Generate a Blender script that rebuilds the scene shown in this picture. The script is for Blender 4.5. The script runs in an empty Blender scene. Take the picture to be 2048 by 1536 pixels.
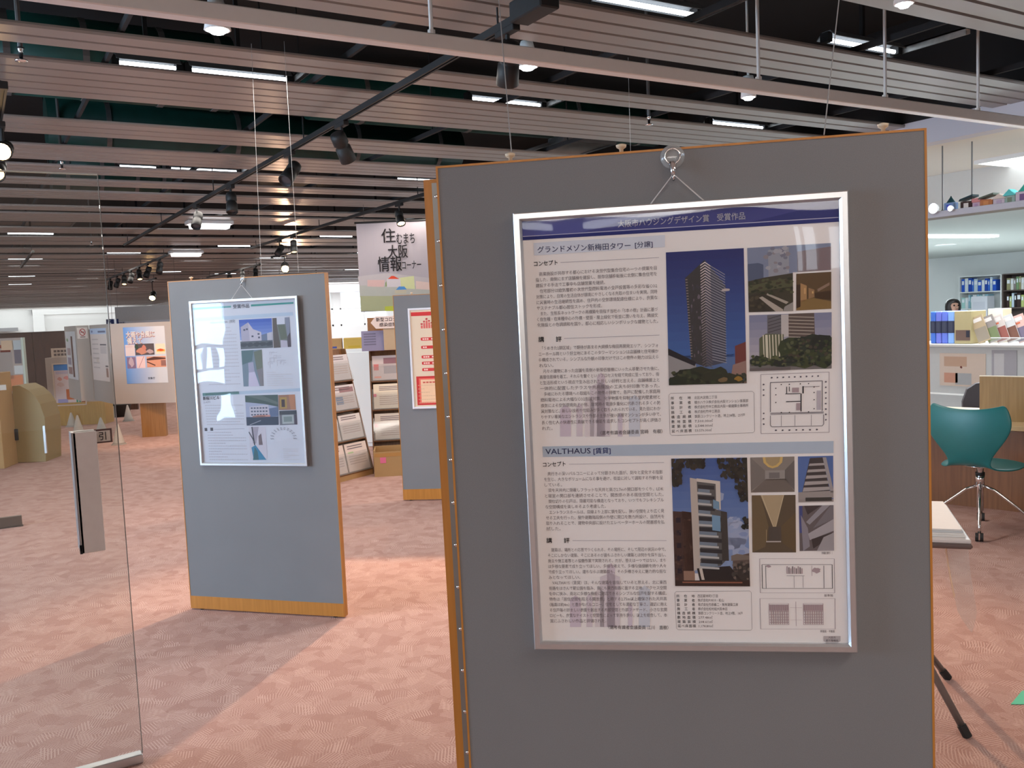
import bpy, bmesh, math, random
from mathutils import Vector, Matrix
random.seed(7)
S = bpy.context.scene
COL = S.collection
PI = math.pi

# ---------------------------------------------------------------- camera
FPX, PITCH, ROLL, YAW, EYE = 1780.0, 0.0796995, -0.0421197, 0.5455157, 1.5
def cam_axes():
    cy, sy = math.cos(YAW), math.sin(YAW)
    right, fwd, up = Vector((cy, -sy, 0)), Vector((sy, cy, 0)), Vector((0, 0, 1))
    f2 = fwd*math.cos(PITCH) - up*math.sin(PITCH)
    u2 = up*math.cos(PITCH) + fwd*math.sin(PITCH)
    r2 = right*math.cos(ROLL) + u2*math.sin(ROLL)
    u3 = u2*math.cos(ROLL) - right*math.sin(ROLL)
    return r2, u3, f2
CR, CU, CF = cam_axes()
CP = Vector((0, 0, EYE))
cd = bpy.data.cameras.new('camera')
cd.sensor_width = 36.0
cd.lens = 36.0*FPX/2048.0
cd.clip_start = 0.05
cam = bpy.data.objects.new('camera', cd)
COL.objects.link(cam)
m3 = Matrix((CR, CU, -CF)).transposed()
cam.matrix_world = Matrix.Translation(CP) @ m3.to_4x4()
S.camera = cam

# ---------------------------------------------------------------- exposure, world, big lights
S.view_settings.view_transform = 'Standard'
S.view_settings.look = 'None'
S.view_settings.gamma = 1.0
S.view_settings.use_curve_mapping = False
S.view_settings.exposure = 0.0
W = bpy.data.worlds.new('world'); S.world = W
W.use_nodes = True
W.node_tree.nodes['Background'].inputs[0].default_value = (0.80, 0.87, 1.0, 1)
W.node_tree.nodes['Background'].inputs[1].default_value = 1.0

def area(name, loc, target, sx, sy, power, color):
    l = bpy.data.lights.new(name, 'AREA'); l.shape = 'RECTANGLE'; l.size = sx; l.size_y = sy
    l.energy = power; l.color = color
    o = bpy.data.objects.new(name, l); COL.objects.link(o)
    o.location = loc
    o.rotation_euler = (Vector(target)-Vector(loc)).to_track_quat('-Z', 'Y').to_euler()
    return o
def spot(name, loc, target, power, color, deg, blend=0.4, r=0.04):
    l = bpy.data.lights.new(name, 'SPOT'); l.energy = power; l.color = color
    l.spot_size = math.radians(deg); l.spot_blend = blend; l.shadow_soft_size = r
    o = bpy.data.objects.new(name, l); COL.objects.link(o)
    o.location = loc
    o.rotation_euler = (Vector(target)-Vector(loc)).to_track_quat('-Z', 'Y').to_euler()
    return o
COOL = (0.93, 0.97, 1.0); WARM = (1.0, 0.62, 0.38); NEUT = (1.0, 0.93, 0.85)
# fluorescent rows of the hall (between the strips)
for y, e in ((4.4, 105), (7.4, 80), (9.9, 60), (12.9, 50)):
    area('hall_fluorescent', (2.2, y, 2.74), (2.2, y, 0), 7.0, 0.25, e, NEUT)
for y in (16.3, 21, 27, 34, 42, 51):
    area('hall_fluorescent', (4.5, y, 2.86), (4.5, y, 0), 12.0, 0.5, 150, NEUT)
# fill lamps added behind the photographer to light the fronts
area('lobby_fill', (2.4, -0.6, 2.80), (2.4, -0.6, 0), 3.0, 0.3, 50, NEUT)
area('lobby_fill', (-3.8, -4.0, 2.80), (-2.4, -2.4, 0), 5.0, 1.2, 260, NEUT)
# offices
area('office_fluorescent', (8.6, 5.0, 2.30), (8.2, 5.0, 0), 1.0, 2.4, 150, COOL)
area('office_fluorescent', (7.5, 3.4, 2.68), (6.6, 3.6, 0), 0.8, 1.6, 60, (.86, .96, 1.0))
area('office_fluorescent', (15.0, 9.5, 2.30), (15.0, 9.5, 0), 6.0, 2.0, 620, (.86, .96, 1.0))
area('far_office_fluorescent', (13.5, 31.0, 2.6), (14.5, 33, 1.4), 8.0, 1.0, 420, COOL)
area('far_wall_fluorescent', (3.5, 57.0, 2.7), (3.5, 60, 1.8), 10.0, 1.0, 250, COOL)
# warm track spots
spot('track_spot', (4.35, 6.85, 2.66), (1.9, 3.5, 0), 850, WARM, 66, 0.5)
spot('track_spot', (2.2, 9.4, 2.62), (3.0, 11.0, 0), 100, WARM, 70, 0.6)
spot('track_spot', (2.2, 11.0, 2.6), (2.1, 13.2, 0.2), 170, WARM, 60, 0.6)
spot('track_spot', (4.3, 6.3, 2.66), (3.1, 7.2, 0.8), 90, WARM, 70, 0.6)
spot('track_spot', (4.6, 9.6, 2.6), (2.6, 5.6, 0), 160, WARM, 70, 0.6)
spot('track_spot', (5.55, 17.3, 2.45), (2.0, 6.0, 1.2), 260, WARM, 70, 0.4)
spot('track_spot', (2.16, 3.5, 2.55), (3.4, 1.6, 0.0), 30, WARM, 80, 0.6)

# ---------------------------------------------------------------- pixel of the 2048x1536 photograph -> point in the room
def ray(px, py):
    return CR*((px-1024)/FPX) - CU*((py-768)/FPX) + CF
def at(px, py, x=None, y=None, z=None, d=None):
    r = ray(px, py)
    if z is not None: t = (z-EYE)/r.z
    elif x is not None: t = x/r.x
    elif y is not None: t = y/r.y
    else: t = d
    return CP + r*t

# ---------------------------------------------------------------- materials
MATS = {}
def nd(nt, t, **kw):
    n = nt.nodes.new(t)
    for k, v in kw.items(): setattr(n, k, v)
    return n
def mat(name, col, rough=0.5, metal=0.0, var=0.06, scale=30.0, spec=None, bump=0.0, coat=0.0):
    if name in MATS: return MATS[name]
    m = bpy.data.materials.new(name); m.use_nodes = True
    nt = m.node_tree; b = nt.nodes['Principled BSDF']
    b.inputs['Roughness'].default_value = rough
    b.inputs['Metallic'].default_value = metal
    if spec is not None: b.inputs['Specular IOR Level'].default_value = spec
    if coat: b.inputs['Coat Weight'].default_value = coat
    tc = nd(nt, 'ShaderNodeTexCoord'); ns = nd(nt, 'ShaderNodeTexNoise')
    ns.inputs['Scale'].default_value = scale; ns.inputs['Detail'].default_value = 3
    nt.links.new(tc.outputs['Object'], ns.inputs['Vector'])
    rp = nd(nt, 'ShaderNodeMapRange')
    rp.inputs['To Min'].default_value = 1-var; rp.inputs['To Max'].default_value = 1+var
    nt.links.new(ns.outputs['Fac'], rp.inputs['Value'])
    mx = nd(nt, 'ShaderNodeVectorMath', operation='SCALE')
    mx.inputs[0].default_value = col[:3]
    nt.links.new(rp.outputs[0], mx.inputs['Scale'])
    nt.links.new(mx.outputs[0], b.inputs['Base Color'])
    if bump:
        bp = nd(nt, 'ShaderNodeBump'); bp.inputs['Strength'].default_value = bump; bp.inputs['Distance'].default_value = 0.002
        nt.links.new(ns.outputs['Fac'], bp.inputs['Height']); nt.links.new(bp.outputs[0], b.inputs['Normal'])
    MATS[name] = m
    return m
def s2l(c):
    c = c/255.0
    return c/12.92 if c <= 0.04045 else ((c+0.055)/1.055)**2.4
def rgb(r, g, b): return (s2l(r), s2l(g), s2l(b))
def ink(r, g, b):
    return mat('ink_%d_%d_%d' % (r, g, b), rgb(r, g, b), 0.6, var=0.03, spec=0.2)
def emit(name, col, strength):
    if name in MATS: return MATS[name]
    m = bpy.data.materials.new(name); m.use_nodes = True
    nt = m.node_tree; nt.nodes.clear()
    e = nd(nt, 'ShaderNodeEmission'); e.inputs[0].default_value = (*col, 1); e.inputs[1].default_value = strength
    o = nd(nt, 'ShaderNodeOutputMaterial'); nt.links.new(e.outputs[0], o.inputs[0])
    MATS[name] = m; return m
def wood(name, c1, c2, rough=0.45, sx=3.0, sz=60.0):
    if name in MATS: return MATS[name]
    m = bpy.data.materials.new(name); m.use_nodes = True
    nt = m.node_tree; b = nt.nodes['Principled BSDF']; b.inputs['Roughness'].default_value = rough
    tc = nd(nt, 'ShaderNodeTexCoord'); mp = nd(nt, 'ShaderNodeMapping'); ns = nd(nt, 'ShaderNodeTexNoise')
    mp.inputs['Scale'].default_value = (sz, sz, sx)
    nt.links.new(tc.outputs['Object'], mp.inputs[0]); nt.links.new(mp.outputs[0], ns.inputs['Vector'])
    ns.inputs['Scale'].default_value = 1.0; ns.inputs['Detail'].default_value = 4
    cr = nd(nt, 'ShaderNodeValToRGB')
    cr.color_ramp.elements[0].color = (*c1, 1); cr.color_ramp.elements[1].color = (*c2, 1)
    cr.color_ramp.elements[0].position = 0.3; cr.color_ramp.elements[1].position = 0.7
    nt.links.new(ns.outputs['Fac'], cr.inputs[0]); nt.links.new(cr.outputs[0], b.inputs['Base Color'])
    MATS[name] = m; return m
def clear(name, tint, rough=0.02, ior=1.5, wave=0.0, wscale=3.0, veil=0.0):
    """thin clear sheet: transparent with a fresnel reflection, optionally slightly wavy and with a faint pale veil"""
    if name in MATS: return MATS[name]
    m = bpy.data.materials.new(name); m.use_nodes = True
    nt = m.node_tree; nt.nodes.clear()
    t = nd(nt, 'ShaderNodeBsdfTransparent'); t.inputs[0].default_value = (*tint, 1)
    g = nd(nt, 'ShaderNodeBsdfGlossy'); g.inputs['Roughness'].default_value = rough
    fr = nd(nt, 'ShaderNodeFresnel')
    ge = nd(nt, 'ShaderNodeNewGeometry'); mr = nd(nt, 'ShaderNodeMapRange')     # same fresnel from both faces of the thin sheet
    mr.inputs['To Min'].default_value = ior; mr.inputs['To Max'].default_value = 1/ior
    nt.links.new(ge.outputs['Backfacing'], mr.inputs['Value']); nt.links.new(mr.outputs[0], fr.inputs['IOR'])
    mx = nd(nt, 'ShaderNodeMixShader'); o = nd(nt, 'ShaderNodeOutputMaterial')
    if wave:
        tc = nd(nt, 'ShaderNodeTexCoord'); ns = nd(nt, 'ShaderNodeTexNoise')
        ns.inputs['Scale'].default_value = wscale; ns.inputs['Detail'].default_value = 1
        bp = nd(nt, 'ShaderNodeBump'); bp.inputs['Strength'].default_value = 1.0; bp.inputs['Distance'].default_value = wave
        nt.links.new(tc.outputs['Object'], ns.inputs['Vector']); nt.links.new(ns.outputs['Fac'], bp.inputs['Height'])
        nt.links.new(bp.outputs[0], g.inputs['Normal'])
    nt.links.new(fr.outputs[0], mx.inputs[0]); nt.links.new(t.outputs[0], mx.inputs[1]); nt.links.new(g.outputs[0], mx.inputs[2])
    last = mx.outputs[0]
    if veil:
        df = nd(nt, 'ShaderNodeBsdfDiffuse'); df.inputs[0].default_value = (0.8, 0.82, 0.82, 1)
        m2 = nd(nt, 'ShaderNodeMixShader'); m2.inputs[0].default_value = veil
        nt.links.new(last, m2.inputs[1]); nt.links.new(df.outputs[0], m2.inputs[2]); last = m2.outputs[0]
    nt.links.new(last, o.inputs[0])
    MATS[name] = m; return m
def carpet():
    m = bpy.data.materials.new('carpet'); m.use_nodes = True
    nt = m.node_tree; b = nt.nodes['Principled BSDF']; L = nt.links.new
    b.inputs['Roughness'].default_value = 0.95; b.inputs['Specular IOR Level'].default_value = 0.1
    tc = nd(nt, 'ShaderNodeTexCoord')
    def layer(scale, freq, off):
        mp = nd(nt, 'ShaderNodeMapping'); mp.inputs['Location'].default_value = (off, off*1.7, 0)
        L(tc.outputs['Object'], mp.inputs[0])
        vo = nd(nt, 'ShaderNodeTexVoronoi'); vo.inputs['Scale'].default_value = scale; vo.voronoi_dimensions = '2D'
        L(mp.outputs[0], vo.inputs['Vector'])
        sp = nd(nt, 'ShaderNodeSeparateColor'); L(vo.outputs['Color'], sp.inputs[0])
        an = nd(nt, 'ShaderNodeMath', operation='MULTIPLY'); an.inputs[1].default_value = PI; L(sp.outputs[0], an.inputs[0])
        vr = nd(nt, 'ShaderNodeVectorRotate', rotation_type='Z_AXIS'); L(tc.outputs['Object'], vr.inputs['Vector']); L(an.outputs[0], vr.inputs['Angle'])
        sx = nd(nt, 'ShaderNodeSeparateXYZ'); L(vr.outputs[0], sx.inputs[0])
        mu = nd(nt, 'ShaderNodeMath', operation='MULTIPLY'); mu.inputs[1].default_value = freq; L(sx.outputs[0], mu.inputs[0])
        si = nd(nt, 'ShaderNodeMath', operation='SINE'); L(mu.outputs[0], si.inputs[0])
        st = nd(nt, 'ShaderNodeMapRange', interpolation_type='SMOOTHSTEP'); st.inputs['From Min'].default_value = 0.0; st.inputs['From Max'].default_value = 0.7
        L(si.outputs[0], st.inputs['Value'])
        gt = nd(nt, 'ShaderNodeMapRange', interpolation_type='SMOOTHSTEP'); gt.inputs['From Min'].default_value = 0.0; gt.inputs['From Max'].default_value = 0.95; L(sp.outputs[1], gt.inputs['Value'])
        pr = nd(nt, 'ShaderNodeMath', operation='MULTIPLY'); L(st.outputs[0], pr.inputs[0]); L(gt.outputs[0], pr.inputs[1])
        return pr.outputs[0], sp.outputs[2]
    a, r1 = layer(17.0, 2*PI*105, 0.0)
    c, r2 = layer(14.0, 2*PI*90, 3.3)
    ad = nd(nt, 'ShaderNodeMath', operation='MAXIMUM'); L(a, ad.inputs[0]); L(c, ad.inputs[1])
    n1 = nd(nt, 'ShaderNodeTexNoise'); n1.inputs['Scale'].default_value = 240; n1.inputs['Detail'].default_value = 2; L(tc.outputs['Object'], n1.inputs['Vector'])
    n2 = nd(nt, 'ShaderNodeTexNoise'); n2.inputs['Scale'].default_value = 0.8; L(tc.outputs['Object'], n2.inputs['Vector'])
    base = nd(nt, 'ShaderNodeMix', data_type='RGBA'); base.inputs[6].default_value = (0.22, 0.120, 0.104, 1); base.inputs[7].default_value = (0.52, 0.315, 0.272, 1)
    L(n1.outputs['Fac'], base.inputs[0])
    b2 = nd(nt, 'ShaderNodeMix', data_type='RGBA'); b2.inputs[7].default_value = (0.34, 0.20, 0.17, 1); L(base.outputs[2], b2.inputs[6])
    f2 = nd(nt, 'ShaderNodeMath', operation='MULTIPLY'); f2.inputs[1].default_value = 0.08; L(r1, f2.inputs[0]); L(f2.outputs[0], b2.inputs[0])
    hi = nd(nt, 'ShaderNodeMix', data_type='RGBA'); hi.inputs[7].default_value = (0.66, 0.48, 0.42, 1); L(b2.outputs[2], hi.inputs[6])
    f3 = nd(nt, 'ShaderNodeMath', operation='MULTIPLY'); f3.inputs[1].default_value = 0.55; L(ad.outputs[0], f3.inputs[0]); L(f3.outputs[0], hi.inputs[0])
    L(hi.outputs[2], b.inputs['Base Color'])
    bp = nd(nt, 'ShaderNodeBump'); bp.inputs['Strength'].default_value = 0.35; bp.inputs['Distance'].default_value = 0.004
    L(ad.outputs[0], bp.inputs['Height']); L(bp.outputs[0], b.inputs['Normal'])
    return m
def fabric(name, c, scale=900.0):
    m = bpy.data.materials.new(name); m.use_nodes = True
    nt = m.node_tree; b = nt.nodes['Principled BSDF']; L = nt.links.new
    b.inputs['Roughness'].default_value = 0.9; b.inputs['Specular IOR Level'].default_value = 0.15
    tc = nd(nt, 'ShaderNodeTexCoord'); ns = nd(nt, 'ShaderNodeTexNoise'); ns.inputs['Scale'].default_value = scale; ns.inputs['Detail'].default_value = 2
    n2 = nd(nt, 'ShaderNodeTexNoise'); n2.inputs['Scale'].default_value = 4.0
    L(tc.outputs['Object'], ns.inputs['Vector']); L(tc.outputs['Object'], n2.inputs['Vector'])
    ad = nd(nt, 'ShaderNodeMath', operation='MULTIPLY_ADD'); ad.inputs[1].default_value = 0.45; L(ns.outputs['Fac'], ad.inputs[0])
    m2 = nd(nt, 'ShaderNodeMath', operation='MULTIPLY_ADD'); m2.inputs[1].default_value = 0.12; m2.inputs[2].default_value = 0.72; L(n2.outputs['Fac'], m2.inputs[0]); L(m2.outputs[0], ad.inputs[2])
    v = nd(nt, 'ShaderNodeVectorMath', operation='SCALE'); v.inputs[0].default_value = c; L(ad.outputs[0], v.inputs['Scale']); L(v.outputs[0], b.inputs['Base Color'])
    return m
def grad(name, c1, c2, axis=2, a=0.0, b_=1.0):
    """printed colour gradient along a local axis"""
    if name in MATS: return MATS[name]
    m = bpy.data.materials.new(name); m.use_nodes = True
    nt = m.node_tree; b = nt.nodes['Principled BSDF']; L = nt.links.new
    b.inputs['Roughness'].default_value = 0.6; b.inputs['Specular IOR Level'].default_value = 0.2
    tc = nd(nt, 'ShaderNodeTexCoord'); sx = nd(nt, 'ShaderNodeSeparateXYZ'); L(tc.outputs['Object'], sx.inputs[0])
    mr = nd(nt, 'ShaderNodeMapRange'); mr.inputs['From Min'].default_value = a; mr.inputs['From Max'].default_value = b_
    L(sx.outputs[axis], mr.inputs['Value'])
    mx = nd(nt, 'ShaderNodeMix', data_type='RGBA'); mx.inputs[6].default_value = (*c1, 1); mx.inputs[7].default_value = (*c2, 1)
    L(mr.outputs[0], mx.inputs[0]); L(mx.outputs[2], b.inputs['Base Color'])
    MATS[name] = m; return m

# ---------------------------------------------------------------- mesh builder
_txt = {}
def text_geo(body, bold=0.0, res=2):
    k = (body, bold, res)
    if k in _txt: return _txt[k]
    cu = bpy.data.curves.new('t', 'FONT'); cu.body = body; cu.size = 1.0; cu.resolution_u = res; cu.offset = bold
    cu.fill_mode = 'FRONT'
    ob = bpy.data.objects.new('t', cu); COL.objects.link(ob)
    bpy.context.view_layer.update()
    me = ob.to_mesh()
    vs = [tuple(v.co) for v in me.vertices]; fs = [tuple(p.vertices) for p in me.polygons]
    ob.to_mesh_clear(); bpy.data.objects.remove(ob); bpy.data.curves.remove(cu)
    _txt[k] = (vs, fs); return vs, fs

class MB:
    def __init__(s): s.v = []; s.f = []; s.m = []; s.T = Matrix()
    def add(s, vs, fs, mi=0):
        n = len(s.v)
        s.v += [tuple(s.T @ Vector(v)) for v in vs]
        s.f += [tuple(i+n for i in f) for f in fs]; s.m += [mi]*len(fs)
        return s
    def box(s, x0, x1, y0, y1, z0, z1, mi=0, c=0.0):
        if c <= 0:
            vs = [(x0,y0,z0),(x1,y0,z0),(x1,y1,z0),(x0,y1,z0),(x0,y0,z1),(x1,y0,z1),(x1,y1,z1),(x0,y1,z1)]
            fs = [(3,2,1,0),(4,5,6,7),(0,1,5,4),(1,2,6,5),(2,3,7,6),(3,0,4,7)]
            return s.add(vs, fs, mi)
        X=(x0,x1); Y=(y0,y1); Z=(z0,z1); vs=[]; idx={}
        for i in (0,1):
            for j in (0,1):
                for k in (0,1):
                    sx,sy,sz = (c if i==0 else -c),(c if j==0 else -c),(c if k==0 else -c)
                    p=(X[i],Y[j],Z[k])
                    idx[i,j,k,0]=len(vs); vs.append((p[0],p[1]+sy,p[2]+sz))
                    idx[i,j,k,1]=len(vs); vs.append((p[0]+sx,p[1],p[2]+sz))
                    idx[i,j,k,2]=len(vs); vs.append((p[0]+sx,p[1]+sy,p[2]))
        fs=[]
        for a in (0,1):
            fs.append([idx[a,j,k,0] for j,k in ((0,0),(1,0),(1,1),(0,1))][::(1 if a else -1)])
            fs.append([idx[i,a,k,1] for i,k in ((0,0),(1,0),(1,1),(0,1))][::(-1 if a else 1)])
            fs.append([idx[i,j,a,2] for i,j in ((0,0),(1,0),(1,1),(0,1))][::(1 if a else -1)])
            for b in (0,1):
                q=[idx[a,b,0,0],idx[a,b,1,0],idx[a,b,1,1],idx[a,b,0,1]]; fs.append(q if a!=b else q[::-1])
                q=[idx[a,0,b,0],idx[a,1,b,0],idx[a,1,b,2],idx[a,0,b,2]]; fs.append(q if a==b else q[::-1])
                q=[idx[0,a,b,1],idx[1,a,b,1],idx[1,a,b,2],idx[0,a,b,2]]; fs.append(q if a!=b else q[::-1])
        for i in (0,1):
            for j in (0,1):
                for k in (0,1):
                    q=[idx[i,j,k,0],idx[i,j,k,1],idx[i,j,k,2]]; fs.append(q if (i+j+k)%2==1 else q[::-1])
        return s.add(vs, fs, mi)
    def cyl(s, p0, p1, r0, r1=None, n=12, mi=0, caps=True):
        r1 = r0 if r1 is None else r1
        p0, p1 = Vector(p0), Vector(p1); d = (p1-p0).normalized()
        a = d.orthogonal().normalized(); b = d.cross(a)
        vs = []
        for p, r in ((p0, r0), (p1, r1)):
            for i in range(n):
                t = 2*PI*i/n; vs.append(tuple(p + (a*math.cos(t)+b*math.sin(t))*r))
        fs = [(i, (i+1) % n, n+(i+1) % n, n+i) for i in range(n)]
        if caps: fs += [tuple(range(n))[::-1], tuple(range(n, 2*n))]
        return s.add(vs, fs, mi)
    def tube(s, pts, r, n=8, mi=0):
        pts = [Vector(p) for p in pts]; rs = r if isinstance(r, (list, tuple)) else [r]*len(pts)
        vs = []; ref = None
        for i, p in enumerate(pts):
            d = (pts[min(i+1, len(pts)-1)]-pts[max(i-1, 0)]).normalized()
            a = d.orthogonal().normalized() if ref is None else (ref - d*ref.dot(d)).normalized()
            ref = a; b = d.cross(a)
            for k in range(n):
                t = 2*PI*k/n; vs.append(tuple(p + (a*math.cos(t)+b*math.sin(t))*rs[i]))
        fs = []
        for i in range(len(pts)-1):
            for k in range(n):
                fs.append((i*n+k, i*n+(k+1) % n, (i+1)*n+(k+1) % n, (i+1)*n+k))
        fs += [tuple(range(n))[::-1], tuple(range((len(pts)-1)*n, len(pts)*n))]
        return s.add(vs, fs, mi)
    def lathe(s, prof, c=(0,0,0), n=16, mi=0):
        vs = []
        for r, z in prof:
            for i in range(n):
                t = 2*PI*i/n; vs.append((c[0]+r*math.cos(t), c[1]+r*math.sin(t), c[2]+z))
        fs = []
        for j in range(len(prof)-1):
            for i in range(n): fs.append((j*n+i, j*n+(i+1) % n, (j+1)*n+(i+1) % n, (j+1)*n+i))
        fs += [tuple(range(n))[::-1], tuple(range((len(prof)-1)*n, len(prof)*n))]
        return s.add(vs, fs, mi)
    def poly(s, pts, y, mi=0):
        """flat polygon in the local x-z plane facing -y"""
        return s.add([(p[0], y, p[1]) for p in pts], [tuple(range(len(pts)))], mi)
    def prism(s, pts, y0, y1, mi=0):
        n = len(pts)
        vs = [(p[0], y0, p[1]) for p in pts]+[(p[0], y1, p[1]) for p in pts]
        fs = [tuple(range(n)), tuple(range(n, 2*n))[::-1]]+[((i+1) % n, i, n+i, n+(i+1) % n) for i in range(n)]
        return s.add(vs, fs, mi)
    def prismx(s, pts, x0, x1, mi=0):
        """profile in the local y-z plane, extruded along x"""
        n = len(pts)
        vs = [(x0, p[0], p[1]) for p in pts]+[(x1, p[0], p[1]) for p in pts]
        fs = [tuple(range(n))[::-1], tuple(range(n, 2*n))]+[(i, (i+1) % n, n+(i+1) % n, n+i) for i in range(n)]
        return s.add(vs, fs, mi)
    def text(s, body, x, z, em, y, mi=0, w=None, bold=0.0, align='L', slant=0.0, res=2):
        """text in the local x-z plane facing -y; z is the middle of the line; w is the width of the whole line"""
        vs, fs = text_geo(body, 0.0, res)
        if not vs: return s
        x0 = min(v[0] for v in vs); x1 = max(v[0] for v in vs)
        lead = len(body)-len(body.lstrip('\u3000'))
        kx = em*0.95
        if w is not None: kx = w/max(x1-x0, 1e-6)
        ox = x
        if align == 'C': ox = x-(x1-x0)*kx/2
        if align == 'R': ox = x-(x1-x0)*kx
        sh = [(0, 0)] if not bold else [(-bold*em/2, 0), (bold*em/2, 0), (0, bold*em/2), (0, -bold*em/2)]
        for a, c in sh:
            s.add([(ox+(v[0]-x0)*kx+a, y, z+(v[1]-0.36)*em+slant*((v[0]-x0)*kx)+c) for v in vs], fs, mi)
        return s
    def build(s, name, mats, parent=None, smooth=False, loc=None):
        me = bpy.data.meshes.new(name)
        me.from_pydata(s.v, [], s.f)
        for m in (mats if isinstance(mats, (list, tuple)) else [mats]): me.materials.append(m)
        me.polygons.foreach_set('material_index', s.m)
        if smooth: me.polygons.foreach_set('use_smooth', [True]*len(s.f))
        me.update()
        o = bpy.data.objects.new(name, me); COL.objects.link(o)
        if parent is not None: o.parent = parent
        if loc is not None: o.location = loc
        return o
def tag(o, label=None, cat=None, group=None, kind=None):
    if label: o['label'] = label
    if cat: o['category'] = cat
    if group: o['group'] = group
    if kind: o['kind'] = kind
    return o
def thing(name, loc, rz, label, cat, group=None, mw=None):
    o = bpy.data.objects.new(name, None); COL.objects.link(o)
    o.empty_display_size = 0.1
    if mw is not None: o.matrix_world = mw
    else:
        o.location = loc; o.rotation_euler = (0, 0, rz)
    return tag(o, label, cat, group)
def kids(o): return [c for c in bpy.data.objects if c.parent == o]
def dup(o, parent=None, top=True):
    c = o.copy(); COL.objects.link(c)
    if parent is not None: c.parent = parent
    for k in kids(o): dup(k, c, False)
    return c
def struct(o): o['kind'] = 'structure'; return o

# ---------------------------------------------------------------- shared materials
M_CARPET = carpet()
M_FELT = fabric('grey_felt', rgb(125, 125, 127))
M_FELT2 = fabric('pale_felt', rgb(176, 168, 162))
M_PLANK = mat('ceiling_strip_metal', (0.30, 0.275, 0.255), 0.36, 0.30, var=0.04, scale=2.0)
M_RAIL = mat('rail_metal', (0.74, 0.71, 0.69), 0.4, 0.2, var=0.03)
M_BLACK = mat('black_plenum', (0.012, 0.012, 0.013), 0.9, var=0.2, scale=3)
M_TRACK = mat('black_track', (0.010, 0.0095, 0.0095), 0.6, var=0.1)
M_DUCT = mat('green_duct_wrap', (0.005, 0.050, 0.038), 0.45, var=0.35, scale=9, bump=0.6)
M_STEEL = mat('dull_steel', (0.35, 0.35, 0.36), 0.4, 0.8, var=0.06)
M_GALV = mat('galvanised', (0.16, 0.16, 0.16), 0.6, 0.3, var=0.15, scale=20)
M_CHROME = mat('chrome', (0.75, 0.75, 0.76), 0.15, 1.0, var=0.02)
M_ALU = mat('brushed_aluminium', (0.60, 0.61, 0.63), 0.32, 0.85, var=0.03, scale=80)
M_OAK = wood('oak_edge', (0.42, 0.165, 0.022), (0.52, 0.21, 0.034))
M_WHITE = mat('white_paint', (0.78, 0.79, 0.78), 0.6, var=0.02, scale=3)
M_CREAM = mat('cream_ceiling', (0.66, 0.62, 0.55), 0.7, var=0.02, scale=3)
M_LILAC = mat('soffit_paint', (0.56, 0.56, 0.61), 0.7, var=0.03, scale=3)
M_PAPER = mat('paper', (0.80, 0.79, 0.78), 0.7, var=0.02, spec=0.2)
M_GLASS = clear('door_glass', (0.955, 0.965, 0.955), 0.0, 1.45, veil=0.02)  # pale veil mixed in for the haze of reflections on the glass
M_ACRYL = clear('poster_acrylic', (0.985, 0.985, 0.985), 0.015, 1.42, wave=0.0035, wscale=3.2)
M_ACRYL2 = clear('poster_acrylic_wavy', (0.985, 0.985, 0.985), 0.015, 1.50, wave=0.0022, wscale=4.0)
M_BROWNWALL = wood('brown_partition', (0.050, 0.022, 0.012), (0.11, 0.05, 0.028), 0.35)
M_CARD = mat('cardboard', (0.40, 0.24, 0.10), 0.8, var=0.08, scale=10)
M_YWOOD = wood('yellow_board', (0.40, 0.22, 0.035), (0.50, 0.29, 0.06), 0.5)
M_DKWOOD = wood('desk_brown', (0.17, 0.065, 0.022), (0.24, 0.10, 0.036), 0.4)
E_TUBE = emit('tube_light', (0.86, 0.93, 1.0), 9.0)
E_SOFT = emit('batten_light', (0.92, 0.95, 1.0), 7.0)
E_PANEL = emit('panel_light', (0.95, 0.98, 1.0), 3.0)
E_WARM = emit('warm_lamp', (1.0, 0.66, 0.32), 22.0)
E_WARM2 = emit('warm_lamp_soft', (1.0, 0.62, 0.30), 4.0)
E_LED = emit('white_led', (0.90, 0.95, 1.0), 14.0)

# ================================================================ STRUCTURE
H = 2.90                       # underside of the ceiling strips
b = MB(); b.box(-13, 24, -10, 62, -0.05, 0.0); struct(b.build('floor', M_CARPET))
# slab above the strips
b = MB(); b.box(-13, 24, -10, 62, 3.75, 3.85); ceiling = struct(b.build('ceiling', M_BLACK))
strips = [(2.30, 2.86, 4), (3.435, 3.985, 4), (4.705, 4.996, 2), (5.265, 6.03, 5), (6.703, 7.193, 3), (7.632, 8.251, 4),
          (8.519, 8.929, 3), (9.275, 9.63, 2), (10.04, 10.60, 4), (11.27, 11.64, 2), (11.94, 12.80, 6), (13.59, 14.28, 4),
          (14.88, 15.44, 3), (15.61, 16.16, 3), (16.92, 17.77, 5), (18.35, 19.23, 5)]
y = 19.6
while y < 59.5:
    n = random.choice((1, 2, 2, 3, 4)); w = n*0.15
    strips.append((y, y+w, n)); y += w + random.choice((0.3, 0.3, 0.45, 0.6))
def plank_mesh(w, x0, x1):
    m = MB(); m.prismx([(0.004, 0.012), (0.010, 0), (w-0.018, 0), (w-0.012, 0.012), (w-0.012, 0.022), (0.004, 0.022)], x0, x1)
    return m
count = 0; far = MB(); cache = {}
for (y0, y1, n) in strips:
    w = (y1-y0)/n
    x1 = 6.79 if y0 < 13 else 16.0
    x0 = -3.0 if y0 < 13 else -6.0
    for k in range(n):
        key = (round(w, 3), x0, x1)
        if key not in cache:
            o = plank_mesh(w, x0, x1).build('ceiling_strip', M_PLANK, ceiling); cache[key] = o
        else:
            o = cache[key].copy(); COL.objects.link(o); o.parent = ceiling
        o.location = (0, y0+k*w, H)
        count += 1
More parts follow.
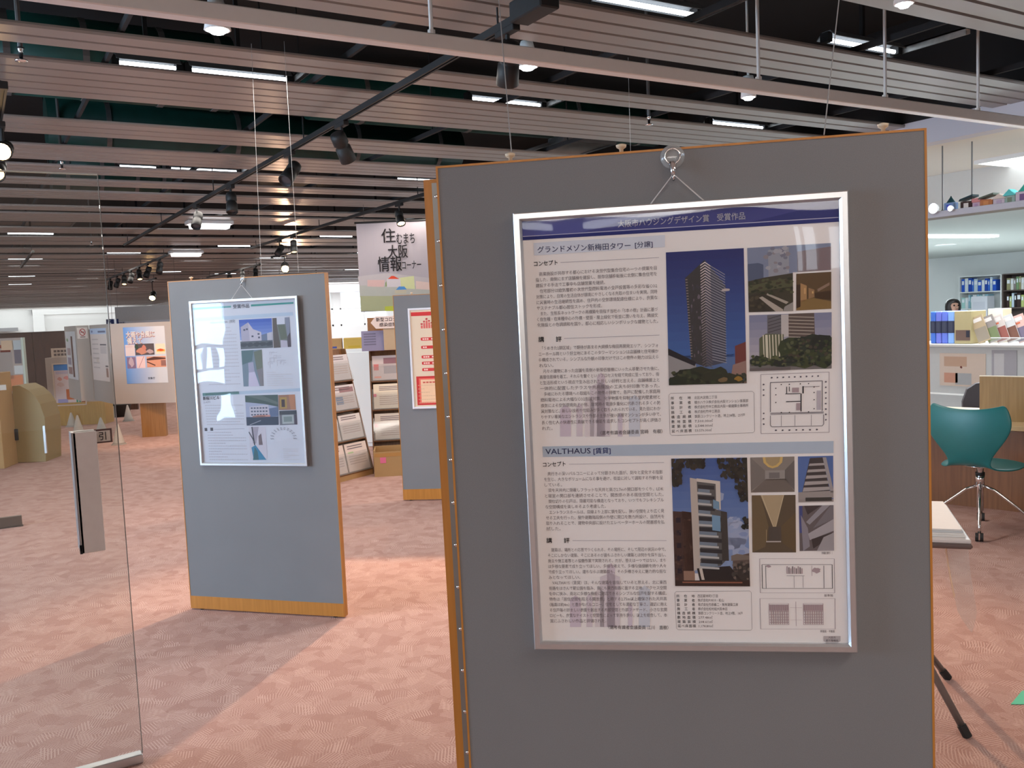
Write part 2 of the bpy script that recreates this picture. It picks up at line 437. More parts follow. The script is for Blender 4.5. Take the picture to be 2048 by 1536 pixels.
# hanger channels above the strips
for x in (-1.2, 0.75, 1.9, 3.25, 4.55, 5.9):
    m = MB(); m.box(x-0.010, x+0.010, 1.5, 22, H+0.03, H+0.065)
    m.build('strip_hanger', M_BLACK, ceiling)
for x, y in ((0.75, 4.3), (1.9, 6.3), (3.25, 6.4), (4.55, 6.4), (1.9, 9.2), (3.25, 4.3), (0.75, 9.2)):
    m = MB(); m.cyl((x, y, H+0.05), (x, y, 3.75), 0.006, n=6); m.build('hanger_rod', M_BLACK, ceiling)
# wrapped ducts up in the dark
for nm, p0, p1, r in (('duct', (0.15, 6.65, 3.30), (1.75, 6.65, 3.30), 0.26), ('duct', (0.7, 8.55, 3.26), (4.6, 8.55, 3.26), 0.22),
                      ('duct', (0.9, 10.9, 3.3), (2.1, 10.9, 3.3), 0.3), ('duct', (2.6, 7.4, 3.42), (6.4, 7.4, 3.42), 0.22)):
    m = MB(); m.cyl(p0, p1, r, n=20)
    o = m.build(nm, M_DUCT, None, True); o.data.polygons[-1].use_smooth = False; o.data.polygons[-2].use_smooth = False
    for t in (0.12, 0.4, 0.7, 0.93):
        q = Vector(p0).lerp(Vector(p1), t)
        b = MB(); b.cyl(q-Vector((0.02, 0, 0)), q+Vector((0.02, 0, 0)), r+0.006, n=20); b.build('duct_strap', M_GALV, o)
    tag(o, {6.65: 'green wrapped duct above the third ceiling strip on the left', 8.55: 'long green wrapped duct running above the middle ceiling strips',
            10.9: 'short thick green duct above the far black spotlights', 7.4: 'thin green wrapped duct high above the framed tower poster'}[p0[1]], 'duct')
# soffit and office ceilings on the right
b = MB(); b.box(6.79, 6.95, -6, 13.0, 2.737, 2.93, 0); b.box(6.79, 6.95, -6, 13.0, 2.93, 3.75, 1); struct(b.build('wall_soffit', [M_LILAC, M_BLACK]))  # upper part coloured black in place of the plenum's shade
b = MB(); b.box(6.95, 21.2, -6, 14.9, 0.0, 0.006); struct(b.build('floor_office', mat('office_bounce_grey', (.34, .36, .36), .5, var=.04)))  # grey sheet added to cut the carpet's pink bounce onto the ceiling
b = MB(); b.box(6.95, 8.7, -6, 13.0, 2.737, 2.80); struct(b.build('ceiling_office', M_CREAM))
b = MB(); b.box(8.7, 21.5, -6, 15.0, 2.42, 2.50); b.box(8.7, 8.78, -6, 15, 2.50, 2.80); struct(b.build('ceiling_back_office', mat('office_ceiling', (.60, .61, .58), .8, var=.02)))
b = MB(); b.box(21.0, 21.15, 0, 15.0, 0, 2.5); struct(b.build('wall_right', M_WHITE))
b = MB(); b.box(8.7, 21.0, 14.9, 15.05, 0, 2.5); b.box(6.79, 8.7, 12.9, 13.05, 0, 2.75); struct(b.build('wall_office_end', M_WHITE))
b = MB(); b.box(6.9, 21.2, -6.1, -6.0, 0, 2.8); struct(b.build('wall_office_near', M_WHITE))
# far walls
b = MB(); b.box(-6, 9.6, 60, 60.2, 0, 3.75)
b.box(3.35, 3.95, 59.6, 60, 0, 3.0); b.box(3.35, 9.6, 59.5, 60, 2.55, 3.2); b.box(-6, 9.6, 59.3, 60, 2.86, 3.75)
struct(b.build('wall_far', M_WHITE))
b = MB(); b.box(0.6, 2.55, 59.55, 59.62, 1.66, 1.86, 0); struct(b.build('trim_1', mat('louvre_grey', (0.25, 0.25, 0.26), 0.6)))
b = MB()
b.box(9.6, 9.75, 34, 60, 0, 3.75); b.box(9.6, 10.6, 33.9, 34.05, 0, 3.75); struct(b.build('wall_far_side', M_WHITE))
# wall with glazed openings at the end of the far office (white, with window frames)
b = MB()
b.box(10.6, 24, 36.0, 36.2, 0, 1.25); b.box(10.6, 24, 36.0, 36.2, 2.75, 3.75)
b.box(10.6, 11.0, 36.0, 36.2, 1.25, 2.75); b.box(13.2, 13.5, 36.0, 36.2, 1.25, 2.75); b.box(15.7, 16.0, 36.0, 36.2, 1.25, 2.75); b.box(18.6, 24, 36.0, 36.2, 1.25, 2.75)
struct(b.build('wall_back', M_WHITE))
b = MB(); b.box(9.6, 24, 33.6, 34.0, 2.6, 3.2); struct(b.build('trim_2', M_LILAC))
for i, (x0, x1) in enumerate(((11.0, 13.2), (13.5, 15.7), (16.0, 18.6))):
    b = MB()
    for (a, c, d, e) in ((x0, x1, 1.25, 1.32), (x0, x1, 2.68, 2.75), (x0, x0+.07, 1.25, 2.75), (x1-.07, x1, 1.25, 2.75), (x0, x1, 1.95, 2.0), ((x0+x1)/2-.03, (x0+x1)/2+.03, 1.25, 2.75)):
        b.box(a, c, 36.02, 36.16, d, e)
    w = struct(b.build('window_%d' % (i+1), M_WHITE))
    b = MB(); b.box(x0, x1, 36.08, 36.10, 1.25, 2.75); p = b.build('pane', emit('daylit_pane', (0.86, 0.95, 1.0), 1.6), w)
# entrance side: left wall with the daylit glazing, lobby behind the photographer
b = MB()
b.box(-5.6, -5.4, 2.2, 3.44, 0, 3.75); b.box(-5.6, -5.4, 8.2, 14, 0, 3.75); b.box(-5.6, -5.4, 3.44, 8.2, 2.5, 3.75); b.box(-5.6, -5.4, 3.44, 8.2, 0, 0.36); b.box(-5.6, -5.4, 3.76, 8.2, 0.36, 0.76)
b.box(-5.6, -5.4, 3.44, 3.56, 0.76, 2.5)
b.box(-12, -5.6, 2.2, 2.4, 0, 3.75)
struct(b.build('wall_left', M_WHITE))
b = MB()
for yy in (3.56, 4.6, 5.5, 6.4, 7.3, 8.16): b.box(-5.55, -5.45, yy, yy+0.04, 0.76, 2.5)
for yy in (3.70, 3.83, 3.97, 4.12, 4.3, 4.45): b.box(-5.50, -5.45, yy, yy+0.05, 0.98, 1.22)
b.box(-5.55, -5.45, 3.56, 8.2, 0.95, 0.99); b.box(-5.55, -5.45, 3.56, 8.2, 1.20, 1.26); b.box(-5.55, -5.45, 3.56, 8.2, 0.66, 0.76); b.box(-5.55, -5.45, 3.72, 3.76, 0.36, 0.66)
w = struct(b.build('window_4', M_ALU))
b = MB(); b.box(-5.52, -5.51, 3.56, 8.2, 0.76, 2.5); b.box(-5.52, -5.51, 3.46, 3.74, 0.36, 0.66); b.build('pane', emit('daylight_outside', (0.55, 0.77, 1.0), 25.0), w)
b = MB()
b.box(-12.2, 7, -9.2, -9.0, 0, 3.75); b.box(-12.2, -12, -9, 2.4, 0, 3.75)
struct(b.build('wall_entrance', M_WHITE))
b = MB()
for x0, x1_ in ((-4.98, -4.90), (-4.80, -4.62), (-4.38, -4.16)): b.box(x0, x1_, -9.0, -8.97, 1.85, 2.5)
w = struct(b.build('window_5', emit('daylight_slots', (0.80, 0.90, 1.0), 9.0)))
for x0, x1_, y_ in ((-8.1, -7.6, -6.5), (-7.4, -5.2, -7.1)):
    b = MB(); b.box(x0, x1_, y_-.10, y_+.10, 2.74, 2.80, 0, .01); struct(b.build('trim_lobby_lamp', emit('lobby_lamp', (.95, .97, 1), 9.0)))
b = MB(); b.box(-12.2, 6.79, -9.2, 1.9, 2.84, 2.90); struct(b.build('ceiling_lobby', M_CREAM))
# glass partition: hanging rail, leaf with handle
GY = 3.254
b = MB(); b.box(-3, 6.79, GY-0.03, GY+0.03, 2.555, 2.615, 0, 0.004); rail = struct(b.build('trim_3', M_RAIL))
for px in (867, 1517, 1770, 1956):
    q = at(px, 150, y=GY)
    m = MB(); m.cyl((q.x, GY, 2.61), (q.x, GY, 3.75), 0.009, n=8); m.cyl((q.x, GY, 2.61), (q.x, GY, 2.635), 0.016, n=8)
    m.build('hanging_rod', M_RAIL, rail)
# ================================================================ GLASS DOOR
gx1 = 0.406
gd = thing('glass_door', (gx1-0.45, GY, 0), 0, 'frameless clear glass door leaf standing beside the grey display board', 'door')
gd['kind'] = 'structure'
gd.name = 'door_1'
b = MB(); b.box(-0.75, 0.45, -0.006, 0.006, 0.03, 2.01); b.build('glass_pane', M_GLASS, gd)
b = MB(); b.box(-0.75, 0.45, -0.02, 0.02, 0.0, 0.032, 0, 0.003); b.build('bottom_rail', M_ALU, gd)
b = MB(); b.box(-0.75, 0.45, -0.006, 0.006, 2.0102, 2.014); b.build('top_edge', mat('glass_edge_glint', (.55, .60, .56), .25), gd)  # pale strip coloured in for the highlight along the glass edge
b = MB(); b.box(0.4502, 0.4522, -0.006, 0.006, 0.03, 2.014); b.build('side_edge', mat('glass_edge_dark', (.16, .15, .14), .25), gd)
q0 = at(144, 866, y=GY-0.03); q1 = at(205, 1101, y=GY-0.03)
hx0, hx1, hz0, hz1 = q0.x-gd.location.x, q0.x-gd.location.x+0.072, q1.z, q0.z
b = MB(); b.box(hx0, hx1, -0.034, -0.022, hz0, hz1, 0, 0.002); b.box(hx0, hx1, 0.022, 0.034, hz0, hz1, 0, 0.002)
b.box(hx0, hx0+0.008, -0.034, 0.034, hz0, hz1, 0)
hd = b.build('push_plate', mat('plate_beige', (0.66, 0.61, 0.58), 0.45, 0.0), gd)
b = MB(); b.box(hx0-0.004, hx0, -0.036, 0.036, hz0+0.01, hz1, 0); b.build('plate_edge', M_STEEL, hd)
b = MB(); b.box(hx0-0.005, hx0+0.003, -0.036, -0.030, hz0, hz0+0.03); b.build('lock', M_BLACK, hd)
# little pull sign on the glass
b = MB(); b.box(hx1-0.002, hx1+0.052, 0.007, 0.012, hz1-0.047, hz1+0.0, 0)
b.box(hx1, hx1+0.046, 0.006, 0.0075, hz1-0.042, hz1-0.006, 1)
b.text('引', hx1+0.022, hz1-0.024, 0.030, 0.0056, 2, align='C', bold=0.02)
b.build('pull_sign', [ink(84, 50, 46), ink(224, 206, 196), ink(70, 58, 58)], gd)

# ================================================================ DISPLAY PANELS AND FRAMED POSTERS
def place(x, y, a, tilt=0.0, cx=0.45, cz=1.0):
    return (Matrix.Translation((x, y, 0)) @ Matrix.Rotation(a, 4, 'Z') @ Matrix.Translation((cx, 0, cz))
            @ Matrix.Rotation(tilt, 4, 'Y') @ Matrix.Translation((-cx, 0, -cz)))
def locator(mw):
    inv = mw.inverted(); o = inv @ CP; r3 = inv.to_3x3()
    def loc(px, py, y=0.0):
        d = r3 @ ray(px, py); t = (y-o.y)/d.y
        p = o + d*t
        return (p.x, p.z)
    return loc
def panel(name, mw, w, h, label, t=0.034, base=0.075, group='grey felt display boards'):
    root = thing(name, None, 0, label, 'display board', group, mw)
    b = MB(); b.box(0.004, w-0.004, 0.0012, t-0.0012, base, h-0.004); b.build('felt_face', M_FELT, root)
    b = MB()
    b.box(0, 0.004, 0, t, 0.008, h, 0); b.box(w-0.004, w, 0, t, 0.008, h); b.box(0.004, w-0.004, 0, t, h-0.004, h)
    b.build('edge_trim', M_OAK, root)
    b = MB(); b.box(0.004, w-0.004, -0.001, t+0.001, 0.008, base); b.build('kick_board', M_OAK, root)
    for x in (0.06, w-0.06):
        b = MB(); b.cyl((x, t/2, 0), (x, t/2, 0.010), 0.012, n=10); b.build('foot', M_TRACK, root)
    return root
def knob(parent, x, y, z, m):
    b = MB(); b.lathe([(0.004, 0), (0.004, 0.008), (0.009, 0.011), (0.010, 0.016), (0.004, 0.018)], (x, y, z), 12)
    return b.build('top_knob', m, parent, True)
M_KNOB = mat('pale_knob', (0.62, 0.50, 0.36), 0.5)
def frame_mesh(u0, u1, z0, z1, wb=0.0155, d=0.02):
    b = MB()
    loops = [(0.0, 0.0), (0.0, -(d-0.002)), (0.002, -d), (wb-0.004, -d), (wb, -(d-0.005)), (wb, -0.004)]
    vs = []
    for i, y in loops: vs += [(u0+i, y, z0+i), (u1-i, y, z0+i), (u1-i, y, z1-i), (u0+i, y, z1-i)]
    fs = []
    for k in range(len(loops)-1):
        for j in range(4):
            a, c = k*4+j, k*4+(j+1) % 4
            fs.append((a, c, c+4, a+4))
    return b.add(vs, fs)
def bent_sheet(u0, u1, z0, z1, y, n=1):
    b = MB(); b.add([(u0, y, z0), (u1, y, z0), (u1, y, z1), (u0, y, z1)], [(0, 1, 2, 3)]); return b
def framed(name, mw, rect, label, acryl, hook_x, hook_z, string_l, string_r, sheet):
    """aluminium poster frame hung from a hook on a display board"""
    u0, u1, z0, z1 = rect
    root = thing(name, None, 0, label, 'framed poster', 'framed architecture posters', mw)
    frame_mesh(u0, u1, z0, z1).build('frame', M_ALU, root)
    b = MB(); b.box(u0+0.01, u1-0.01, -0.009, -0.002, z0+0.01, z1-0.01); b.build('sheet', sheet, root)
    b = MB(); b.add([(u0+0.012, -0.0135, z0+0.012), (u1-0.012, -0.0135, z0+0.012), (u1-0.012, -0.0135, z1-0.012), (u0+0.012, -0.0135, z1-0.012)], [(0, 1, 2, 3)])
    b.build('acrylic_sheet', acryl, root)
    m = MB(); m.tube([(string_l, -0.010, z1-0.004), (hook_x, -0.020, hook_z), (string_r, -0.010, z1-0.004)], 0.0013, 6)
    m.build('hanging_cord', mat('cord_grey', (0.55, 0.53, 0.52), 0.6), root)
    return root
M_CLEARHOOK = clear('clear_plastic', (0.86, 0.86, 0.86), 0.08, 1.5, veil=0.22)
def hook(mw, x, z, r, label):
    root = thing('picture_hook', None, 0, label, 'hook', None, mw @ Matrix.Translation((x, 0, z)))
    b = MB(); b.lathe([(r, 0), (r*0.98, 0.003), (r*0.6, 0.007), (r*0.3, 0.008)], n=20); o = b.build('suction_disc', M_CLEARHOOK, root, True); o.rotation_euler = (PI/2, 0, 0)
    b = MB(); b.tube([(r*0.62*math.cos(t), -0.008, r*0.62*math.sin(t)) for t in [2*PI*i/20 for i in range(21)]], 0.0016, 6); b.build('ring', M_CHROME, root, True)
    b = MB(); b.cyl((0, -0.009, -r*0.5), (0, -0.014, -r*1.75), r*0.34, r*0.16, 10); b.tube([(0, -0.014, -r*1.6), (0, -0.020, -r*2.0), (0, -0.026, -r*1.9), (0, -0.028, -r*1.6)], 0.0025, 8)
    b.build('hook_stem', M_CHROME, root, True)
    return root

class Pal:
    """flat print: one mesh, a material slot per ink"""
    def __init__(s): s.b = MB(); s.cols = []
    def i(s, c):
        c = c if not isinstance(c, tuple) else ink(*c)
        if c not in s.cols: s.cols.append(c)
        return s.cols.index(c)
    def build(s, name, parent): return s.b.build(name, s.cols, parent) if s.b.v else None
class Pic(Pal):
    """a printed picture: polygons in 0..1 (across, down), laid on the four given corners (tl, tr, br, bl)"""
    def __init__(s, c, y):
        Pal.__init__(s); s.c = c; s.y = y
    def pt(s, u, v):
        (a, b, c, d) = s.c
        x = (a[0]*(1-u)+b[0]*u)*(1-v)+(d[0]*(1-u)+c[0]*u)*v
        z = (a[1]*(1-u)+b[1]*u)*(1-v)+(d[1]*(1-u)+c[1]*u)*v
        return (x, z)
    def p(s, col, pts, lay=1):
        s.b.poly([s.pt(*q) for q in pts][::-1], s.y-0.00012*lay, s.i(col)); return s
    def r(s, col, u0, v0, u1, v1, lay=1): return s.p(col, [(u0, v0), (u1, v0), (u1, v1), (u0, v1)], lay)
    def blob(s, col, u, v, ru, rv, lay=2, n=11, seed=1):
        rn = random.Random(seed)
        return s.p(col, [(min(1, max(0, u+ru*math.cos(2*PI*k/n)*rn.uniform(.7, 1.1))), min(1, max(0, v+rv*math.sin(2*PI*k/n)*rn.uniform(.7, 1.1)))) for k in range(n)], lay)
    def speck(s, cols, u0, v0, u1, v1, n, r, lay, seed=1, asp=1.0):
        rn = random.Random(seed)
        for k in range(n):
            u, v, q = rn.uniform(u0, u1), rn.uniform(v0, v1), r*rn.uniform(.5, 1.2)
            s.blob(cols[k % len(cols)], u, v, q, q*asp, lay+.02*k, 6, k)
        return s
    def line(s, col, p0, p1, w, lay=2):
        d = Vector((p1[0]-p0[0], p1[1]-p0[1])); n = Vector((-d.y, d.x)).normalized()*w/2
        return s.p(col, [(p0[0]+n.x, p0[1]+n.y), (p1[0]+n.x, p1[1]+n.y), (p1[0]-n.x, p1[1]-n.y), (p0[0]-n.x, p0[1]-n.y)], lay)
    def sky(s, c0, c1, v0=0.0, v1=1.0, n=10):
        for k in range(n):
            t = k/(n-1); c = tuple(int(c0[i]+(c1[i]-c0[i])*t) for i in range(3))
            s.r(c, 0, v0+(v1-v0)*k/n, 1, v0+(v1-v0)*(k+1)/n, 0)
        return s
def lines_between(loc, p0, p1, x_r, n):
    """n text line positions between the first and last line's left ends (photo pixels)"""
    a, c = loc(*p0), loc(*p1)
    return [(a[0]+(c[0]-a[0])*k/(n-1), a[1]+(c[1]-a[1])*k/(n-1)) for k in range(n)]

# ---------------- the large board with the tower poster
MW1 = place(0.8058, 1.5668, -0.7052, -0.0085)
L1 = locator(MW1)
P1 = panel('display_board', MW1, 0.90, 1.7937, 'largest grey felt board, close by, carrying the blue-headed tower poster')
for px, py in ((1017, 306), (1242, 298), (1772, 259)):
    knob(P1, L1(px, py)[0], 0.02, 1.7937, M_KNOB)
# second leaf hinged behind its left edge
MW1b = MW1 @ Matrix.Translation((-0.036, 0.040, 0)) @ Matrix.Rotation(PI/2, 4, 'Z') @ Matrix.Translation((0, -0.034, 0))
P1b = panel('display_board', MW1b, 0.90, 1.7937-0.018, 'grey felt board folded behind the largest one, showing an orange edge with screwed steel strip')
hx = MB(); hx.box(-0.0022, 0.0, 0.0005, 0.0170, 0.02, 1.768); hz = hx.build('piano_hinge', mat('hinge_steel', (0.24, 0.235, 0.23), 0.42, 0.6, var=0.15, scale=6), P1b)
for k in range(20):
    z = 0.06+k*0.0885
    b = MB(); b.lathe([(0.0042, 0), (0.004, 0.0012), (0.002, 0.002)], n=10); o = b.build('screw', M_CHROME, hz, True)
    o.rotation_euler = (0, -PI/2, 0); o.location = (-0.0022, 0.0085, z)
Y1 = -0.0095
def Q1(px, py): return L1(px, py, Y1)
fr = [L1(1025, 427, -0.018), L1(1702, 380, -0.018), L1(1710, 1305, -0.018), L1(1070, 1300, -0.018)]
rect1 = ((fr[0][0]+fr[3][0])/2, (fr[1][0]+fr[2][0])/2, (fr[2][1]+fr[3][1])/2, (fr[0][1]+fr[1][1])/2)
hk = L1(1345, 312, -0.01); hk2 = L1(1347, 348, -0.02)
hook(MW1, hk[0], hk[1], 0.0225, 'round clear suction hook with chrome stem holding the blue-headed poster')
F1 = framed('framed_poster', MW1, rect1, 'aluminium framed poster with dark blue header and tall tower photo', M_ACRYL, hk[0], hk2[1],
            L1(1297, 405, -0.01)[0], L1(1412, 396, -0.01)[0], mat('poster_paper', (0.88, 0.86, 0.86), 0.7, var=0.01, spec=0.2))
NAVY = (44, 52, 120)
# header band
p = Pic([Q1(1039, 440), Q1(1686, 395), Q1(1686, 443), Q1(1040, 481)], Y1)
p.r((70, 74, 138), 0, 0, 1, .80).r((200, 200, 222), 0, .80, 1, .83).r(NAVY, 0, .83, 1, 1)
p.p((86, 92, 158), [(0, 0), (.45, 0), (.2, .8), (0, .8)], 2).p((52, 58, 122), [(.72, .8), (1, .1), (1, .8)], 2)
a0, a1 = Q1(1236, 449), Q1(1490, 431)
p.b.text('大阪市ハウジングデザイン賞　受賞作品', a0[0], (a0[1]+a1[1])/2, 0.0145, Y1-0.0006, p.i((226, 226, 232)), w=a1[0]-a0[0], bold=0.012)
p.build('header_band', F1)
# title bands, headings, rules
p = Pal(); b = p.b
def band(c4, col, y=Y1-0.0001):
    b.poly([Q1(*q) for q in c4][::-1], y, p.i(col))
band([(1067, 486), (1330, 470), (1330, 494), (1068, 511)], (214, 222, 236))
band([(1085, 893), (1667, 882), (1667, 906), (1086, 914)], (178, 194, 212))
def tx(s, l, r, em, col, bold=0.0, yy=Y1-0.0004):
    """a line of text from its left end to its right end (photo pixels, middle of the line)"""
    q0, q1 = Q1(*l), Q1(*r)
    b.text(s, q0[0], q0[1], em, yy, p.i(col), w=q1[0]-q0[0], bold=bold, slant=(q1[1]-q0[1])/max(q1[0]-q0[0], 1e-6))
tx('グランドメゾン新梅田タワー', (1075, 500), (1261, 491), 0.0135, (52, 60, 118), 0.012)
tx('[分譲]', (1270, 490), (1305, 488), 0.0120, (52, 60, 118), 0.012)
tx('コンセプト', (1068, 528), (1115, 525), 0.0105, (40, 34, 38), 0.03)
tx('VALTHAUS', (1091, 903), (1181, 901), 0.0150, (40, 52, 110), 0.008)
tx('[賃貸]', (1187, 902), (1221, 901), 0.0125, (40, 56, 130), 0.02)
tx('コンセプト', (1086, 929.5), (1131, 927.5), 0.0105, (34, 30, 34), 0.03)
for l, r, k in (((1077, 679), (1088, 679), '講'), ((1112, 678.5), (1123, 678.5), '評'), ((1093, 1081), (1104, 1081), '講'), ((1128, 1081), (1139, 1081), '評')):
    tx(k, l, r, 0.0112, (34, 30, 34), 0.03)
for l, r in (((1121, 525), (1318, 515)), ((1128, 677), (1319, 670)), ((1138, 928.5), (1328, 925)), ((1145, 1081), (1333, 1081))):
    q0, q1 = Q1(*l), Q1(*r); b.poly([(q0[0], q0[1]-.0003), (q1[0], q1[1]-.0003), (q1[0], q1[1]+.0003), (q0[0], q0[1]+.0003)], Y1-0.0002, p.i((136, 130, 150)))
p.build('headings', F1)
# body text
TEXT_A = ['　商業施設が共存する都心における次世代型集合住宅の一つの提案を目', '指した。南側にまず店舗棟を建設し、既存店舗移転後に北側に集合住宅を', '建設する手法で工事中も店舗営業を継続。',
 '　住宅部分は給気層初の次世代型燃料電池の全戸設置等の多彩な省CO2', '対策により、日常の生活自体が環境にやさしくなる先取の住まいを実現。同時', 'に災害時の生活継続性を高め、住戸内の空気環境配慮仕様により、良質な', 'サステナブル都心居住ストックを形成。',
 '　また、生態系ネットワークの再構築を目指す当社の「5本の樹」計画に基づ', 'く自生種・在来種中心の外構・壁面・屋上緑化で街並に潤いを与え、隣接文', '化施設との色調調和を図り、都心に相応しいシンボリックな建物とした。']
TEXT_B = ['　「うめきた2期区域」で期待が高まる大規模な梅田再開発エリア、シンフォ', 'ニーホール隣という好立地にあるこのタワーマンションは店舗棟と住宅棟か', 'ら構成されている。シンプルな外観の印象だけではこの物件の魅力は伝えら', 'れない。',
 '　元々の建物にあった店舗を南側の新築低層棟にいったん移動させた後に、', '高層住居棟を着工、それらを繋ぐというプロセスを経て完成に至っており、街', 'と生活形成という視点で生み出された珍しい好例と言える。店舗棟屋上と', '一体的に配置したテラスや共用施設の工夫も好印象であった。',
 '　多岐にわたる環境への取組もこの物件の特徴で、各戸に配備した家庭用', '燃料電池による大幅なCO2削減対策、化学物質を抑制する室内壁素材と', '換気による空気環境向上の他、非常時の電源多重化に代表される多くの防', '災対策など、新しい技術や仕組みが多く取り入れられている。見た目にわか', 'りやすい華美なエントランスや外部の主張が強い高層マンションが多い中で、', '長く住む人の快適性に貢献できる機能を追求したコンセプトが高く評価さ', 'れた。']
TEXT_C = ['　奥行きの深いバルコニーによって分節された面が、刻々と変化する陰影', 'を生じ、大きなボリュームになる事を避け、街並に対して調和する外観を呈', 'している。', '　梁を天井内に隠蔽しフラットな天井と高さ2.7mの開口部をつくり、LDK', 'と寝室の開口部を連続させることで、開放感のある居住空間とした。',
 '　間仕切りの引戸は、隠蔽可能な構造となっており、いつでもフレキシブル', 'な空間構成を楽しめるよう考慮した。', '　エントランスホールは、目線より上部に鏡を配し、狭い空間をより広く見', 'せる工夫を行った。屋外避難階段側の外壁に開口を数カ所設け、自然光を', '取り入れることで、建物中央部に設けたエレベーターホールの閉塞感を払', '拭した。']
TEXT_D = ['　建築は、場所との応答でつくられる。その場所に、そして周辺の状況の中で、', 'そこにしかない建築、そこにあるのが最もふさわしい建築とは何かを探り出し、', '施主や施工者等との協働作業で実現される。だが、答えは一つではない。まち', 'は多様な要素で成り立ってほしい。多様な考えで、多様な価値観を持つ人々', 'で成り立ってほしい。建ちならぶ建築群も、その多様さゆえに魅力的な街な', 'みとなってほしい。',
 '　VALTHAUS（賃貸）は、そんな建築を目指していると思える。北に東西', '街路をはさんで靭公園を臨み、南にも東西街路に面する立地。アクセス空間', 'を中に挟み、南北に多様な機能に対応できるシンプルな住戸を配する構成。', '特色は「居住空間を超える開放感」と称する2.75m以上確保された天井高', '（階高は約4m）と豊かなバルコニー。住宅としても濃密な丁寧さ、適切に抱え', 'る住戸毎の好ましい表情を創出する内部空間と外部ファサード、小さな玄関', 'ロビーも、良質なテイストと空間性によって気持ち良い。以上を総合して、本', '賞にふさわしい作品と評価された。']
def block(name, txt, p0, p1, rgt, sign=None, parent=None, em=0.0082, loc=None, y=Y1, col=(112, 102, 106)):
    loc = loc or (lambda a, c: L1(a, c, Y1))
    pos = lines_between(loc, p0, p1, 0, len(txt)); full = loc(*rgt[0])[0]-pos[0][0]; full2 = loc(*rgt[1])[0]-pos[-1][0]
    sl = (loc(*rgt[0])[1]-loc(*p0)[1])/full; sl2 = (loc(*rgt[1])[1]-loc(*p1)[1])/full2
    m = MB()
    for k, (s, (x, z)) in enumerate(zip(txt, pos)):
        t = k/(len(txt)-1); fw = full+(full2-full)*t; ss = sl+(sl2-sl)*t
        n_em = sum(0.55 if ord(c) < 128 else 1.0 for c in s); e = fw/33.0
        lead = 1 if s.startswith('\u3000') else 0
        last = n_em < 28
        w = (n_em-lead)*e if last else fw-lead*e
        m.text(s.lstrip('\u3000'), x+lead*e, z+ss*lead*e, em, y-0.0003, 0, w=w*0.985, slant=ss, res=1)
    if sign:
        q0, q1 = loc(*sign[1]), loc(*sign[2])
        m.text(sign[0], q0[0], q0[1], em*1.05, y-0.0003, 0, w=q1[0]-q0[0], bold=0.008, res=1)
    return m.build(name, ink(*col), parent)
block('body_text', TEXT_A, (1071, 549), (1075, 650.4), ((1317, 535.5), (1320, 642)), None, F1)
block('body_text', TEXT_B, (1077, 697), (1084, 857), ((1320, 690.5), (1326, 851)), ('（選考有識者会議委員 宮崎　有樹）', (1201, 866), (1325, 864)), F1)
block('body_text', TEXT_C, (1088, 948), (1093, 1057.7), ((1329, 944), (1333, 1055)), None, F1)
block('body_text', TEXT_D, (1095.5, 1100), (1100.5, 1242), ((1335, 1098.5), (1338, 1241)), ('（選考有識者会議委員 江川　直樹）', (1217, 1254.5), (1337, 1254)), F1)
# pale ornament of house shapes behind the text
for (ox, oy) in ((1120, 873), (1140, 1254)):
    p = Pal()
    def bar(x0, x1, top, col):
        p.b.poly([L1(x0, oy, Y1), L1(x1, oy, Y1), L1(x1, oy-top, Y1), L1((x0+x1)/2, oy-top-8, Y1), L1(x0, oy-top, Y1)], Y1-0.00006, p.i(col))
    for dx, w, h, c in ((0, 22, 55, (212, 200, 214)), (33, 12, 60, (216, 206, 216)), (50, 18, 70, (224, 216, 220)), (74, 16, 120, (214, 202, 214)), (60, 40, 100, (218, 210, 218)), (116, 9, 40, (212, 202, 216)), (138, 22, 75, (208, 214, 226))):
        bar(ox+dx, ox+dx+w, h, c)
    p.build('ornament', F1)
# photographs
c4 = lambda a: [Q1(*q) for q in a]
p = Pic(c4([(1331.7, 504.8), (1487.5, 496.2), (1493.4, 766.2), (1337.8, 770.6)]), Y1-0.0002)
p.sky((44, 52, 112), (70, 104, 168), 0, .8, 12); p.r((86, 112, 160), 0, .78, 1, 1, 0)
p.p((62, 60, 62), [(.24, .2), (.50, .07), (.49, .87), (.30, .83)], 1)
p.p((74, 76, 92), [(.50, .07), (.76, .27), (.74, .84), (.49, .87)], 1)
for k in range(38):
    v = .085+k*.0205; g = 1-k/60
    c = (int(206*g+20), int(196*g+18), int(190*g+24))
    p.p(c, [(.50, v), (.57, v+.030), (.57, v+.037), (.50, v+.008)], 3).p(c, [(.50, v), (.44, v+.022), (.44, v+.029), (.50, v+.008)], 3)
    if v < .80: p.p((150, 152, 162), [(.57, v+.030), (.755, v+.10-.0012*k), (.752, v+.105-.0012*k), (.57, v+.036)], 2)
    if .2 < v < .8: p.r((150, 140, 136), .235+.0016*k, v, .262+.0016*k, v+.006, 3)
p.p((40, 38, 44), [(0, .72), (.36, .83), (.34, .86), (0, .77)], 4).p((150, 148, 150), [(0, .765), (.36, .85), (.36, .93), (0, .95)], 3)
p.p((116, 62, 58), [(.86, .72), (1, .69), (1, .95), (.86, .95)], 3).p((150, 120, 112), [(.83, .86), (1, .83), (1, .95), (.8, .95)], 4)
for i, (u, v, ru, rv) in enumerate(((.45, .95, .3, .09), (.25, .94, .2, .07), (.62, .95, .2, .08), (.12, .97, .14, .05), (.8, .97, .2, .05))): p.blob((40, 46, 34) if i % 2 else (52, 54, 40), u, v, ru, rv, 5+i, 15, i)
